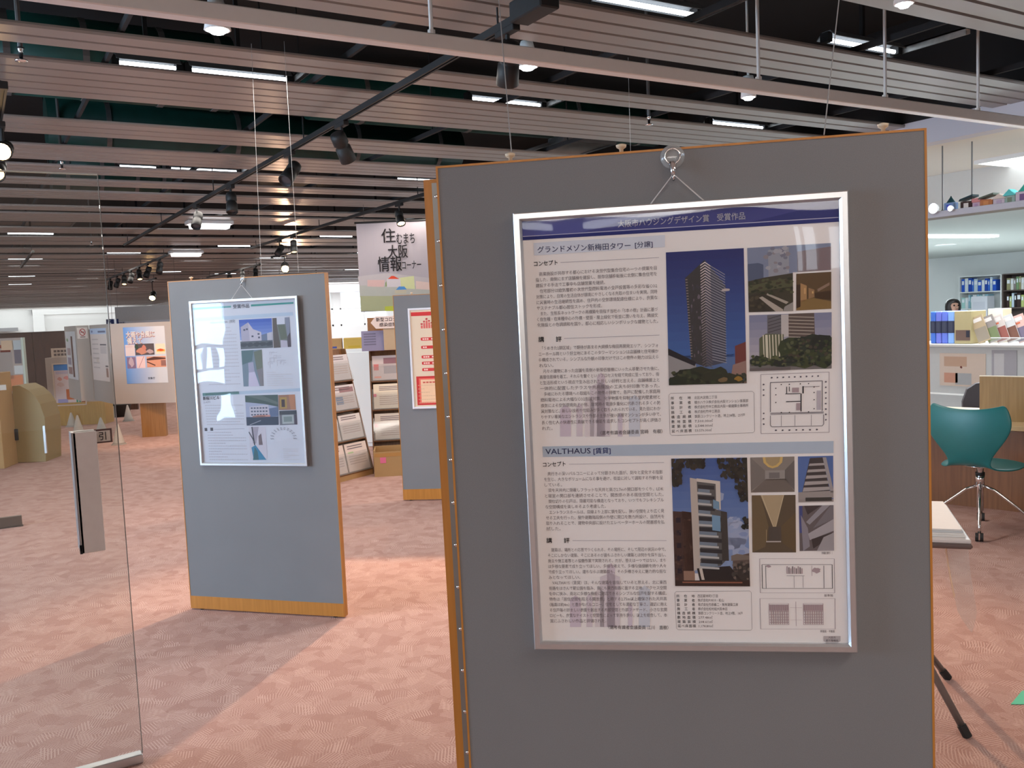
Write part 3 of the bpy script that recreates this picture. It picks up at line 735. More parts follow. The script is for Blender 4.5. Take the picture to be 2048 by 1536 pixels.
p.speck([(58, 66, 46), (34, 38, 30), (72, 74, 52), (48, 52, 38)], .05, .90, .75, 1, 70, .035, 6, 3, .5).speck([(120, 96, 84), (70, 72, 60), (150, 130, 118), (60, 62, 52)], .72, .93, 1, 1, 30, .03, 8, 5, .4)
p.speck([(108, 100, 110), (70, 68, 78)], .30, .25, .48, .80, 40, .012, 2.2, 9, 1.5)
p.r((44, 42, 36), 0, .985, 1, 1, 4); p.blob((150, 116, 50), .9, .965, .06, .02, 12).blob((120, 100, 70), .7, .97, .07, .02, 12, 9, 4).blob((190, 180, 180), .76, .3, .07, .013, 4, 7)
p.build('printed_photo', F1)
p = Pic(c4([(1494.4, 496), (1661.9, 486), (1661.9, 620), (1497.5, 624.4)]), Y1-0.0002)
p.p((128, 138, 164), [(0, 0), (1, 0), (1, .40), (.545, .41), (.545, .6), (0, .6)], 0)
p.p((86, 96, 122), [(0, .25), (.13, .24), (.19, .27), (.19, .5), (0, .55)], 1).p((150, 154, 166), [(.25, .05), (.5, .02), (.5, .45), (.25, .5)], 1).p((128, 112, 116), [(.6, .1), (1, .05), (1, .40), (.6, .41)], 1)
p.p((66, 62, 50), [(0, .52), (.2, .47), (.545, .42), (.545, 1), (0, 1)], 2).p((86, 88, 64), [(0, .6), (.3, .52), (.545, .5), (.545, .62), (0, .7)], 3)
p.p((60, 54, 46), [(0, .74), (.3, .7), (.4, .9), (.3, 1), (0, 1)], 3)
p.p((176, 166, 156), [(.13, .78), (.17, .76), (.42, .97), (.42, 1), (.33, 1)], 4).p((168, 160, 148), [(.16, .70), (.19, .69), (.49, .86), (.46, .89)], 4).p((150, 146, 142), [(.44, .93), (.545, .86), (.545, 1), (.42, 1)], 4)
p.speck([(56, 60, 42), (84, 88, 62), (70, 62, 50), (46, 50, 36)], .02, .5, .53, .72, 60, .035, 5, 2, .7).speck([(60, 54, 44), (80, 74, 58), (50, 46, 38)], .02, .76, .2, .98, 25, .03, 3.3, 4).speck([(140, 134, 140), (120, 122, 138), (166, 166, 176)], .22, .03, .55, .4, 24, .035, 1.5, 6)
p.build('printed_photo', F1)
p = Pic(c4([(1592.5, 547.5), (1662.5, 543.4), (1662.5, 617.5), (1592.5, 621)]), Y1-0.0002)
p.r((96, 76, 52), 0, 0, 1, 1, 0).p((134, 108, 66), [(0, .75), (.5, .68), (1, .8), (1, 1), (0, 1)], 1).p((170, 134, 92), [(.12, .26), (.3, .34), (.3, .72), (.12, .78)], 1).p((150, 118, 84), [(.35, .4), (.52, .46), (.52, .66), (.35, .7)], 2).p((140, 116, 100), [(.6, .45), (.95, .28), (.95, .36), (.62, .52)], 2).p((64, 46, 34), [(0, .3), (.12, .3), (.12, .9), (0, .95)], 2).p((70, 52, 36), [(.5, .55), (1, .5), (1, .76), (.55, .7)], 1)
p.r((200, 160, 110), .22, .4, .27, .56, 3).r((212, 176, 120), .45, .5, .49, .56, 3)
p.build('printed_photo', F1)
p = Pic(c4([(1498.5, 630.5), (1663.2, 624.4), (1663.2, 737), (1499.5, 742.3)]), Y1-0.0002)
p.sky((132, 136, 164), (176, 172, 184), 0, .8, 6)
p.p((106, 104, 110), [(.22, .01), (.39, .01), (.39, .5), (.22, .4)], 1).p((190, 186, 186), [(.39, .01), (.48, .01), (.48, .4), (.39, .42)], 1).p((96, 84, 80), [(.48, 0), (.79, 0), (.8, .44), (.48, .46)], 1)
for k in range(7): p.line((170, 160, 150), (.48, .05+k*.06), (.79, .08+k*.06), .016, 2)
for k in range(5): p.line((70, 68, 74), (.23, .08+.06*k), (.39, .02+.06*k), .012, 2)
p.p((96, 100, 78), [(.12, .42), (.2, .34), (.42, .36), (.42, .9), (.12, .9)], 2)
for k in range(7): p.line((214, 210, 190), (.17+.038*k, .36), (.18+.038*k, .84), .013 if k != 1 else .03, 3)
p.r((120, 116, 116), 0, .84, 1, 1, 1)
for i, (u, v, ru, rv) in enumerate(((.55, .66, .22, .24), (.75, .55, .2, .2), (.9, .6, .16, .28), (.65, .82, .3, .16), (.9, .84, .16, .16), (.12, .82, .14, .1), (.4, .84, .2, .1))): p.blob(((62, 70, 48), (50, 56, 48), (44, 48, 46), (70, 76, 50))[i % 4], u, v, ru, rv, 4+i, 13, i)
p.speck([(60, 70, 46), (40, 46, 40), (86, 92, 66), (52, 60, 52), (74, 66, 58)], .42, .45, 1, .92, 150, .03, 12, 8, 1.1).speck([(70, 80, 50), (52, 60, 40), (96, 100, 70)], .03, .72, .45, .92, 50, .026, 12, 3)
p.r((104, 96, 96), 0, .95, .5, 1, 16)
p.build('printed_photo', F1)
p = Pic(c4([(1342.4, 917.2), (1494, 915), (1500, 1172.5), (1350.2, 1171.7)]), Y1-0.0002)
p.sky((66, 96, 158), (140, 160, 198), 0, .9, 14)
for i, (u, v, ru, rv) in enumerate(((.85, .6, .16, .12), (.75, .52, .14, .06), (.9, .74, .14, .08), (.6, .3, .1, .05), (.8, .66, .2, .05))): p.blob((156, 168, 198), u, v, ru, rv, 1, 12, i)
p.p((72, 52, 48), [(0, .41), (.25, .42), (.26, 1), (0, 1)], 2).p((88, 64, 56), [(.12, .41), (.25, .42), (.26, 1), (.13, 1)], 2)
for k in range(5): p.r((40, 34, 44), .04, .46+.1*k, .10, .50+.1*k, 3)
p.p((190, 180, 172), [(.24, .15), (.33, .16), (.36, .86), (.26, .88)], 4).p((206, 198, 190), [(.33, .155), (.64, .18), (.64, .40), (.58, .40), (.58, .2), (.33, .18)], 4).p((92, 92, 92), [(.33, .18), (.58, .2), (.58, .40), (.70, .42), (.72, .78), (.62, .84), (.36, .86)], 3)
for k in range(8):
    v = .19+k*.083; r_ = .56 if k < 3 else .64
    p.p((186, 186, 186), [(.335, v+.07), (r_-.04, v+.082), (r_-.04, v+.097), (.335, v+.088)], 6).p((120, 134, 150), [(.345, v+.045), (r_-.06, v+.055), (r_-.06, v+.08), (.345, v+.07)], 5).p((50, 50, 54), [(.345, v+.015), (r_, v+.025), (r_, v+.055), (.345, v+.045)], 4)
p.p((116, 150, 176), [(.54, .32), (.62, .34), (.62, .40), (.54, .39)], 7).p((120, 156, 186), [(.52, .44), (.63, .45), (.63, .57), (.52, .56)], 7)
p.p((66, 62, 60), [(.64, .41), (.72, .42), (.73, .80), (.64, .80)], 4).p((44, 40, 40), [(.30, .86), (.74, .84), (.9, .96), (.34, .97)], 5).p((206, 196, 186), [(.33, .86), (.37, .86), (.40, .95), (.36, .95)], 7).p((150, 120, 104), [(.12, .88), (.27, .88), (.27, .96), (.12, .96)], 6)
p.p((96, 82, 76), [(.78, .77), (1, .74), (1, .95), (.78, .95)], 4).p((120, 108, 100), [(.76, .76), (.84, .745), (1, .76), (1, .79), (.76, .8)], 5).r((60, 54, 50), .84, .82, 1, .96, 5)
p.r((60, 44, 40), 0, .955, 1, 1, 8).r((150, 96, 76), .1, .965, .9, .975, 9)
LEAF = [(34, 38, 34), (46, 48, 42), (28, 30, 30), (54, 50, 44)]
for k, (a0, b0, a1, b1, n) in enumerate(((0, 0, .45, .07, 60), (0, .05, .14, .2, 45), (.62, 0, 1, .08, 50), (.66, .07, .9, .15, 22), (.84, .08, 1, .24, 50), (.9, .22, 1, .33, 25), (.93, .47, 1, .55, 12))): p.speck(LEAF, a0, b0, a1, b1, n, .035, 10+k, k, .7)
p.speck([(150, 166, 200), (134, 152, 192), (168, 178, 206)], .5, .45, .95, .74, 50, .07, .5, 11, .35)
p.speck([(60, 46, 44), (86, 62, 54)], .01, .45, .24, .95, 40, .02, 3, 12, .5).speck([(70, 64, 60), (110, 98, 90), (52, 48, 46)], .78, .80, 1, .95, 30, .03, 6, 14, .6)
p.build('printed_photo', F1)
p = Pic(c4([(1500.6, 915), (1588.8, 913), (1589.3, 983.6), (1502, 985)]), Y1-0.0002)
p.r((136, 130, 124), 0, 0, 1, 1, 0).p((112, 104, 98), [(0, 1), (.35, .62), (.8, .62), (1, 1)], 1).r((150, 146, 142), .33, .38, .78, .66, 1).r((116, 112, 112), .42, .44, .66, .6, 2).p((122, 116, 112), [(0, 0), (.33, .38), (.33, .66), (0, .95)], 1).p((104, 100, 98), [(1, .1), (.78, .38), (.78, .66), (1, .95)], 1)
p.p((206, 176, 110), [(.28, 0), (.74, 0), (.72, .16), (.62, .28), (.5, .32), (.4, .28), (.3, .16)], 2).p((166, 148, 112), [(.34, 0), (.68, 0), (.66, .14), (.58, .23), (.5, .26), (.43, .23), (.36, .14)], 3)
p.build('printed_photo', F1)
p = Pic(c4([(1503.4, 990.6), (1591, 989.7), (1592, 1104.8), (1504.8, 1104.8)]), Y1-0.0002)
p.r((92, 80, 64), 0, 0, 1, 1, 0).p((176, 158, 128), [(.20, 0), (.74, 0), (.55, .55), (.48, .55)], 1).p((200, 184, 152), [(.22, 0), (.24, 0), (.49, .54), (.48, .55)], 2).p((200, 184, 152), [(.72, 0), (.74, 0), (.55, .55), (.54, .54)], 2).r((84, 76, 70), .38, .55, .66, .80, 2).r((188, 180, 176), .32, .80, .66, .82, 3).r((160, 140, 108), .32, .6, .335, .8, 3).p((110, 94, 70), [(0, 0), (.2, 0), (.38, .55), (.3, .9), (0, 1)], 1).p((100, 84, 60), [(1, .3), (.66, .55), (.7, .84), (1, 1)], 1)
p.build('printed_photo', F1)
p = Pic(c4([(1595.8, 913), (1666.3, 911.4), (1667, 1003.2), (1597, 1004.6)]), Y1-0.0002)
p.r((84, 112, 170), 0, 0, 1, 1, 0).p((66, 62, 64), [(.34, .04), (.7, .03), (.9, .78), (.1, .8)], 1)
for k in range(5): p.p((170, 164, 164), [(.33-.045*k, .16+.13*k), (.76+.03*k, .15+.13*k), (.78+.03*k, .2+.135*k), (.3-.045*k, .21+.14*k)], 2)
p.p((160, 156, 158), [(.70, .03), (.8, .03), (1, .75), (1, .8), (.92, .8)], 3).p((156, 150, 148), [(0, .78), (1, .76), (1, .92), (0, .96)], 3).r((60, 60, 58), .2, .90, .95, .98, 4).p((150, 144, 142), [(0, .94), (1, .94), (1, 1), (0, 1)], 3)
p.build('printed_photo', F1)
p = Pic(c4([(1597.7, 1011.6), (1667, 1010.2), (1668, 1101), (1599.4, 1102)]), Y1-0.0002)
p.r((104, 96, 98), 0, 0, 1, 1, 0).r((74, 82, 136), 0, 0, .1, .6, 1).p((70, 62, 64), [(.15, 0), (.65, 0), (.25, .2)], 1).p((150, 148, 156), [(.68, 0), (.9, 0), (.3, .42), (.2, .36)], 2).p((120, 116, 122), [(.9, .02), (1, 0), (1, .3), (.4, .5)], 2).p((168, 164, 170), [(.25, .62), (1, .3), (1, .56), (.3, .76)], 3).p((66, 58, 58), [(.35, .74), (.95, .6), (.9, .7), (.4, .95)], 4).p((160, 156, 160), [(.7, .7), (1, .6), (1, 1), (.5, 1)], 5).p((140, 136, 146), [(.05, .2), (.25, .5), (.3, .9), (.1, 1)], 2)
p.build('printed_photo', F1)
# info tables
def table(c4_, rows, split, name='info_table'):
    q = Pic([Q1(*k) for k in c4_], Y1-0.0001)
    for e in (((0.02, 0), (.98, 0)), ((.98, 0), (1, .04)), ((1, .04), (1, .96)), ((1, .96), (.98, 1)), ((.98, 1), (.02, 1)), ((.02, 1), (0, .96)), ((0, .96), (0, .04)), ((0, .04), (.02, 0))):
        q.line((130, 122, 124), e[0], e[1], .004 if abs(e[0][0]-e[1][0]) < .5 else .008, 1)
    n = len(rows)
    for k, (a, c) in enumerate(rows):
        v = .12+.78*k/(n-1)
        x0, z0 = q.pt(.04, v); x1, _ = q.pt(.24, v)
        for j, ch in enumerate(a): q.b.text(ch, x0+(x1-x0)*j/(len(a)-1), z0, 0.0066, Y1-0.0003, q.i((78, 70, 74)), bold=0.012, align='C', res=1)
        xx, zz = q.pt(.30, v); ne = sum(.55 if ord(t) < 128 else 1 for t in c)
        q.b.text(c, xx, zz, 0.0066, Y1-0.0003, q.i((96, 88, 92)), w=ne*split, res=1)
    q.build(name, F1)
table([(1337.8, 786.7), (1508, 782.6), (1509.4, 865.3), (1340.2, 871)], [('所在地', '北区大淀南二丁目'), ('事業者', '積水ハウス株式会社大阪マンション事業部'), ('設計者', '株式会社竹中工務店大阪一級建築士事務所'), ('施工者', '株式会社竹中工務店'), ('構造規模', '鉄筋コンクリート造、地上38階、257戸'), ('敷地面積', '　7,500.00㎡'), ('建築面積', '　2,544.00㎡'), ('延べ床面積', '53,570.00㎡')], 0.0052)
table([(1349.4, 1183), (1502.5, 1181.8), (1504.2, 1260.7), (1353, 1259.3)], [('所在地', '西区靭本町1丁目'), ('事業者', '株式会社FUKUI・松山'), ('設計者', '株式会社竹原義二・無有建築工房'), ('施工者', '株式会社松村組大阪本店'), ('構造規模', '鉄筋コンクリート造、地上9階、18戸'), ('敷地面積', '　277.48㎡'), ('建築面積', '　208.61㎡'), ('延べ床面積', '1,178.80㎡')], 0.0050)
# plans
def plan(c4_, kind):
    q = Pic([Q1(*k) for k in c4_], Y1-0.0001); G = (120, 114, 120); D = (44, 42, 48); PK = (176, 158, 164)
    for e in (((0, 0), (1, 0)), ((1, 0), (1, 1)), ((1, 1), (0, 1)), ((0, 1), (0, 0))): q.line((168, 158, 164), e[0], e[1], .008, 1)
    if kind == 'tower':
        for k in range(9): q.blob((96, 92, 104), .16+.085*k, .06, .016, .016, 2, 7, k)
        for k in range(8): q.blob((96, 92, 104), .95, .16+.09*k, .016, .016, 2, 7, k)
        for k in range(7): q.blob((96, 92, 104), .22+.1*k, .95, .018, .016, 2, 7, k)
        for k in range(6): q.blob((96, 92, 104), .04, .17+(.09*k if k < 3 else .09*k+.22), .016, .016, 2, 7, k)
        for e, c, w in ((((.14, .14), (.9, .14)), G, .012), (((.14, .14), (.14, .64)), G, .012), (((.9, .14), (.9, .64)), G, .012), (((.14, .66), (.92, .66)), G, .014), (((.14, .68), (.92, .68)), G, .008), (((.16, .89), (.9, .89)), G, .01), (((.14, .7), (.14, .86)), G, .01), (((.92, .7), (.92, .86)), G, .01),
                        (((.38, .22), (.38, .34)), D, .012), (((.36, .34), (.58, .34)), D, .012), (((.59, .34), (.59, .64)), D, .016), (((.37, .47), (.58, .47)), D, .014), (((.62, .22), (.62, .34)), D, .02), (((.62, .23), (.86, .23)), G, .008), (((.42, .22), (.42, .3)), D, .01), (((.3, .7), (.3, .88)), G, .006), (((.5, .7), (.5, .88)), G, .006), (((.74, .7), (.74, .88)), G, .006), (((.14, .86), (.16, .89)), G, .01), (((.92, .86), (.9, .89)), G, .01)):
            q.line(c, e[0], e[1], w, 3)
        for u, v in ((.3, .18), (.42, .18), (.58, .18), (.7, .18), (.22, .24), (.22, .35), (.22, .48), (.78, .24), (.78, .33), (.78, .45), (.78, .6), (.3, .65), (.42, .65), (.7, .65)): q.blob(D, u, v, .012, .012, 4, 6)
        q.p(PK, [(.46, .24), (.56, .24), (.56, .32), (.46, .32)], 2).p(PK, [(.52, .5), (.58, .5), (.58, .62), (.52, .62)], 2).p((190, 184, 194), [(.82, .3), (.88, .3), (.88, .62), (.82, .62)], 2)
    elif kind == 'flat':
        for e, c, w in ((((.03, .17), (.97, .17)), G, .012), (((.03, .87), (.97, .87)), G, .012), (((.03, .17), (.03, .87)), D, .008), (((.08, .2), (.08, .86)), D, .006), (((.86, .2), (.86, .86)), G, .008), (((.97, .17), (.97, .87)), D, .008), (((.46, .5), (.46, .85)), G, .005), (((.58, .5), (.58, .85)), G, .005), (((.36, .5), (.6, .5)), G, .01), (((.7, .2), (.7, .5)), PK, .006)): q.line(c, e[0], e[1], w, 3)
        for k in range(9): q.r((134, 120, 126) if k % 2 else PK, .36+.025*k, .22+.03*(k % 3), .376+.025*k, .44, 2)
        q.blob(PK, .76, .34, .06, .09, 2, 12).blob(PK, .12, .22, .04, .04, 2)
    else:
        for k in range(2):
            o = .12+.46*k
            for j in range(8): q.r((178, 160, 164), o+.02+.03*j, .2+.02*(j % 2), o+.036+.03*j, .84, 2)
            for j in range(7): q.r((170, 152, 158), o, .24+.09*j, o+.26, .255+.09*j, 3)
            q.p((166, 148, 156), [(o, .2), (o+.26, .2), (o+.26, .4), (o, .4)], 1)
            for e in (((o, .16), (o+.26, .16)), ((o, .16), (o, .86)), ((o+.26, .16), (o+.26, .86)), ((o, .86), (o+.26, .86))): q.line(PK, e[0], e[1], .008, 3)
        for e in (((.4, .3), (.56, .3)), ((.4, .7), (.56, .7)), ((.48, .1), (.48, .9))): q.line(PK, e[0], e[1], .006, 3)
    q.build('floor_plan', F1)
plan([(1521.7, 749), (1658.4, 744), (1658.4, 864.6), (1522, 867)], 'tower')
plan([(1519.3, 1117.4), (1668.5, 1117.4), (1669.4, 1185.7), (1520.7, 1185.7)], 'flat')
plan([(1520, 1197), (1670, 1197), (1670.5, 1258), (1521.5, 1258)], 'other')
p = Pal()
for s, l, r in (('基準階', (1648, 1191), (1666, 1191)), ('断面図・平面図', (1641, 1262.5), (1669, 1262.5)), ('撮影：', (1643, 1106), (1665, 1106))):
    q0, q1 = Q1(*l), Q1(*r); p.b.text(s, q0[0], q0[1], 0.0052, Y1-0.0003, p.i((110, 100, 104)), w=q1[0]-q0[0], res=1)
q = [Q1(1647, 1272), Q1(1681, 1272), Q1(1681, 1282), Q1(1676, 1285), Q1(1652, 1285), Q1(1647, 1282)]
p.b.poly(q[::-1], Y1-0.0002, p.i((190, 184, 186)))
for s, py in (('大阪市', 1275), ('都市整備局', 1281)):
    q0, q1 = Q1(1650, py), Q1(1678, py); p.b.text(s, (q0[0]+q1[0])/2, q0[1], 0.0048, Y1-0.0004, p.i((90, 84, 92)), align='C', res=1)
p.build('small_print', F1)

# ---------------- the second board with the green-headed poster
MW2 = place(0.9009, 4.8702, -0.8232)
L2 = locator(MW2)
P2 = panel('display_board', MW2, 0.90, 1.7356, 'bluish grey felt board standing alone on the carpet with a green-striped poster')
knob(P2, L2(378, 552)[0], 0.017, 1.7356, M_KNOB)
Y2 = -0.0095
def Q2(px, py): return L2(px, py, Y2)
fr = [L2(374, 604, -0.018), L2(592, 590, -0.018), L2(617, 932, -0.018), L2(404, 932, -0.018)]
rect2 = ((fr[0][0]+fr[3][0])/2, (fr[1][0]+fr[2][0])/2, (fr[2][1]+fr[3][1])/2, (fr[0][1]+fr[1][1])/2)
hk = L2(484, 559, -0.01); hk2 = L2(484, 569, -0.02)
hook(MW2, hk[0], hk[1], 0.013, 'small clear hook at the top of the board with the green-striped poster')
F2 = framed('framed_poster', MW2, rect2, 'aluminium framed poster with green header stripe and glaring reflections', M_ACRYL2, hk[0], hk2[1], L2(462, 597, -0.01)[0], L2(505, 594, -0.01)[0], mat('poster_paper_grey', (0.50, 0.525, 0.60), 0.7, var=0.01, spec=0.2))
p = Pal(); b = p.b
def band2(c4_, col): b.poly([Q2(*k) for k in c4_][::-1], Y2-0.0002, p.i(col))
band2([(384, 616), (462, 611.5), (462, 615), (384, 620)], (96, 150, 150)); band2([(502, 609), (587, 604), (587, 607.5), (502, 613)], (70, 138, 134))
band2([(391, 636), (586, 624), (586.5, 631), (391.5, 643)], (164, 180, 200)); band2([(405, 786), (605, 776), (605.5, 782), (405.5, 793)], (160, 176, 196)); band2([(405, 786), (478, 782.5), (478.5, 788), (405.5, 792)], (104, 160, 150))
def tx2(s, l, r, em, col, bold=0.0, res=2):
    q0, q1 = Q2(*l), Q2(*r); b.text(s, q0[0], q0[1], em, Y2-0.0005, p.i(col), w=q1[0]-q0[0], bold=bold, slant=(q1[1]-q0[1])/(q1[0]-q0[0]), res=res)
tx2('受賞作品', (466, 613.5), (498.5, 611.5), 0.022, (84, 84, 96), 0.012)
tx2('Mari West', (421, 645.5), (455, 643), 0.016, (110, 112, 124)); tx2('[賃貸]', (459, 642.8), (470, 642), 0.015, (100, 102, 112))
tx2('新桜川ビル', (406, 797), (439, 795), 0.021, (64, 66, 74), 0.02); tx2('コンセプト', (407, 805), (421, 804), 0.011, (90, 90, 98), 0.01)
for l in ((412, 859), (423.5, 858.5)): q0 = Q2(*l); b.poly([(q0[0]-.008, q0[1]-.008), (q0[0]+.008, q0[1]-.008), (q0[0]+.008, q0[1]+.008), (q0[0]-.008, q0[1]+.008)], Y2-0.0004, p.i((80, 80, 88)))
q0, q1 = Q2(428, 858.5), Q2(489, 857.5); b.poly([(q0[0], q0[1]-.001), (q1[0], q1[1]-.001), (q1[0], q1[1]+.001), (q0[0], q0[1]+.001)], Y2-0.0004, p.i((150, 150, 162)))
p.build('headings', F2)
# rows of small print too fine to read: broken grey lines
def fine_print(q2, p0, p1, r0, r1, n, name, parent, y, seed, h=0.004, col=(172, 172, 182), cell=0.012):
    rn = random.Random(seed); m = MB()
    a, c, e, g = q2(*p0), q2(*p1), q2(*r0), q2(*r1)
    for k in range(n):
        t = k/(n-1); x0 = a[0]+(c[0]-a[0])*t; x1 = e[0]+(g[0]-e[0])*t; z = a[1]+(c[1]-a[1])*t
        end = x1 if rn.random() > .25 else x0+(x1-x0)*rn.uniform(.3, .9)
        x = x0
        while x < end-0.003:
            w = rn.uniform(.5, 1.0)*cell
            m.poly([(x, z-h/2), (min(x+w, end), z-h/2), (min(x+w, end), z+h/2), (x, z+h/2)], y)
            x += w+cell*.18
    return tag(m.build(name, ink(*col), parent), kind='stuff')
fine_print(Q2, (410, 657), (418, 769), (472, 653), (481, 766), 17, 'small_print', F2, Y2-0.0003, 1)
fine_print(Q2, (410, 811), (414, 849), (486, 809), (489, 847), 8, 'small_print', F2, Y2-0.0003, 2)
fine_print(Q2, (415, 865), (419, 919), (491, 863), (496, 917), 11, 'small_print', F2, Y2-0.0003, 3)
fine_print(Q2, (533, 745), (535, 771), (584, 743), (586, 769), 7, 'small_print', F2, Y2-0.0003, 4, col=(184, 184, 192), cell=.01)
fine_print(Q2, (566, 898), (568, 919), (597, 897), (599, 918), 6, 'small_print', F2, Y2-0.0003, 5, col=(184, 184, 192), cell=.008)
c4b = lambda a: [Q2(*q) for q in a]
p = Pic(c4b([(477.7, 639.8), (543.3, 636.3), (546, 695.3), (481.8, 698.6)]), Y2-0.0002)
p.sky((74, 98, 170), (126, 146, 196), 0, .7, 6).p((176, 172, 186), [(.04, .25), (.28, .1), (.42, .34), (.66, .45), (.68, .8), (.04, .84)], 2).p((158, 156, 174), [(.04, .25), (.28, .1), (.30, .8), (.04, .84)], 3).p((104, 116, 140), [(.66, .55), (.85, .5), (.85, .8), (.66, .8)], 2).p((170, 170, 184), [(.84, .5), (1, .46), (1, .8), (.84, .8)], 3).r((92, 98, 106), 0, .74, 1, 1, 4)
for u, v in ((.55, .48), (.56, .6), (.36, .55), (.12, .32), (.2, .3)): p.r((84, 88, 104), u, v, u+.06, v+.06, 5)
for k in range(5): p.blob((72, 78, 86), .1+.2*k, .86, .12, .08, 6, 9, k)
p.build('printed_photo', F2)
p = Pic(c4b([(544.7, 636.3), (578.8, 634.3), (582.1, 693.7), (547.4, 695.9)]), Y2-0.0002)
p.r((110, 118, 118), 0, 0, 1, 1, 0).r((186, 190, 204), .25, 0, .72, .22, 1).p((92, 88, 88), [(0, 0), (.25, 0), (.25, .25), (.4, 1), (0, 1)], 2).p((124, 130, 148), [(.72, 0), (1, 0), (1, .6), (.85, .8)], 2).p((98, 106, 98), [(.3, .25), (.7, .25), (.8, .7), (.45, .75)], 3).p((168, 166, 182), [(.42, .75), (.8, .78), (.82, 1), (.42, 1)], 4).p((84, 80, 88), [(.82, .65), (1, .5), (1, 1), (.82, 1)], 4)
p.build('printed_photo', F2)
p = Pic(c4b([(482.6, 701.3), (523.6, 699), (527.4, 771.9), (487.2, 773)]), Y2-0.0002)
p.r((112, 128, 142), 0, 0, 1, 1, 0).p((88, 110, 116), [(0, 0), (.6, 0), (.5, .3), (0, .4)], 1).p((104, 112, 104), [(.6, .05), (1, 0), (1, .6), (.7, .55)], 1).p((150, 150, 172), [(.3, .35), (.55, .33), (.6, .65), (.3, .7)], 2).p((178, 174, 196), [(.3, .62), (.6, .6), (.8, 1), (.25, 1)], 3).p((120, 118, 124), [(.7, .55), (1, .5), (1, 1), (.85, 1)], 2)
p.build('printed_photo', F2)
p = Pic(c4b([(490, 791), (555.6, 789.4), (557.5, 849.8), (493.5, 851.2)]), Y2-0.0002)
p.r((150, 158, 182), 0, 0, 1, 1, 0).p((76, 92, 92), [(0, 0), (1, 0), (1, .4), (.6, .3), (0, .22)], 1).p((96, 108, 108), [(0, 0), (.5, 0), (1, .25), (1, .33)], 2).p((176, 174, 186), [(.12, .38), (.7, .32), (.72, .7), (.12, .72)], 2).p((96, 110, 138), [(.72, .45), (1, .4), (1, .7), (.75, .72)], 3)
for k in range(3):
    for j in range(6): p.r((90, 96, 112), .16+.09*j, .40+.11*k, .22+.09*j, .45+.11*k, 4)
p.r((190, 140, 130), .3, .66, .75, .72, 5).r((66, 76, 92), 0, .72, 1, 1, 3).line((150, 154, 164), (.1, .98), (.45, .84), .02, 5).r((150, 120, 116), .2, .68, .6, .73, 5)
p.build('printed_photo', F2)
p = Pic(c4b([(556.4, 790.2), (589.8, 788.8), (591.7, 819.5), (557.5, 820.3)]), Y2-0.0002)
p.r((140, 110, 98), 0, 0, 1, 1, 0).r((156, 132, 84), .08, .15, .5, .9, 1).r((72, 66, 72), .18, .3, .38, .8, 2).p((166, 122, 98), [(.62, 0), (1, 0), (1, 1), (.7, 1)], 1)
p.build('printed_photo', F2)
p = Pic(c4b([(558.3, 821.7), (593, 820.3), (594.7, 849), (559.7, 850.4)]), Y2-0.0002)
p.r((108, 112, 122), 0, 0, 1, 1, 0).r((72, 78, 86), 0, 0, 1, .28, 1).r((154, 162, 166), .15, .3, .82, .92, 2).r((118, 132, 134), .24, .42, .72, .78, 3).r((84, 80, 92), .85, .3, 1, 1, 2)
p.build('printed_photo', F2)
p = Pic(c4b([(497.3, 853.9), (531, 853.1), (535.1, 919.5), (501, 920.1)]), Y2-0.0002)
p.r((184, 182, 194), 0, 0, 1, 1, 0).p((150, 146, 160), [(.15, 0), (.6, 0), (.4, .5), (.2, .5)], 1).line((62, 68, 78), (.2, 0), (.3, .55), .06, 3).line((80, 84, 92), (0, .15), (.3, .45), .05, 3).p((112, 102, 108), [(.55, .28), (.72, .2), (.78, .55), (.55, .55)], 2).p((66, 124, 156), [(.1, .62), (.35, .55), (.9, .97), (.95, 1), (.2, 1)], 3).p((60, 100, 110), [(.15, 1), (.3, .6), (.45, .75), (.5, 1)], 4)
p.build('printed_photo', F2)
p = Pic([Q2(530, 702), Q2(583, 699), Q2(585, 738), Q2(532, 740)], Y2-0.0002)
for k in range(12):
    rn = random.Random(k); u, v = rn.random()*.7, rn.random()*.7
    p.line((168, 168, 180), (u, v), (u+rn.uniform(.1, .3), v), .02, 1).line((172, 172, 182), (u, v), (u, v+rn.uniform(.1, .3)), .012, 1)
p.build('floor_plan', F2)
p = Pic([Q2(536, 851), Q2(594, 850), Q2(598, 890), Q2(539, 892)], Y2-0.0002)
for k in range(12):
    t = PI*(1.02-k/11*1.05)
    for w, r_ in ((.10, .42), (.06, .36)):
        u, v = .5+r_*math.cos(t), .62-r_*1.2*math.sin(t)
        p.line((134, 134, 146), (u-.03, v-.03), (u+.03, v+.035), .016, 1).line((150, 150, 160), (u-.03, v+.03), (u+.03, v-.01), .012, 1)
p.build('floor_plan', F2)

# ---------------- third board, half hidden behind the largest board
MW3 = place(2.9446, 6.6463, -0.6449)
L3 = locator(MW3)
P3 = panel('display_board', MW3, 0.90, 1.6802, 'grey felt board with the red and cream poster, half hidden behind the largest board', base=0.095)
knob(P3, L3(822, 586)[0], 0.017, 1.6802, M_KNOB)
Y3 = -0.0095
def Q3(px, py): return L3(px, py, Y3)
a, c = L3(813.5, 617, -0.018), L3(827, 818, -0.018)
F3 = thing('framed_poster', None, 0, 'white framed poster with red header, red pills and red-bordered box', 'framed poster', 'framed architecture posters', MW3)
u0, z1, z0 = (a[0]+c[0])/2, a[1], c[1]; u1 = u0+0.62
frame_mesh(u0, u1, z0, z1, 0.017).build('frame', mat('white_frame', (0.75, 0.75, 0.80), 0.4), F3)
b = MB(); b.box(u0+0.01, u1-0.01, -0.009, -0.002, z0+0.01, z1-0.01); b.build('sheet', mat('cream_sheet', (0.80, 0.64, 0.47), 0.6, var=0.01), F3)
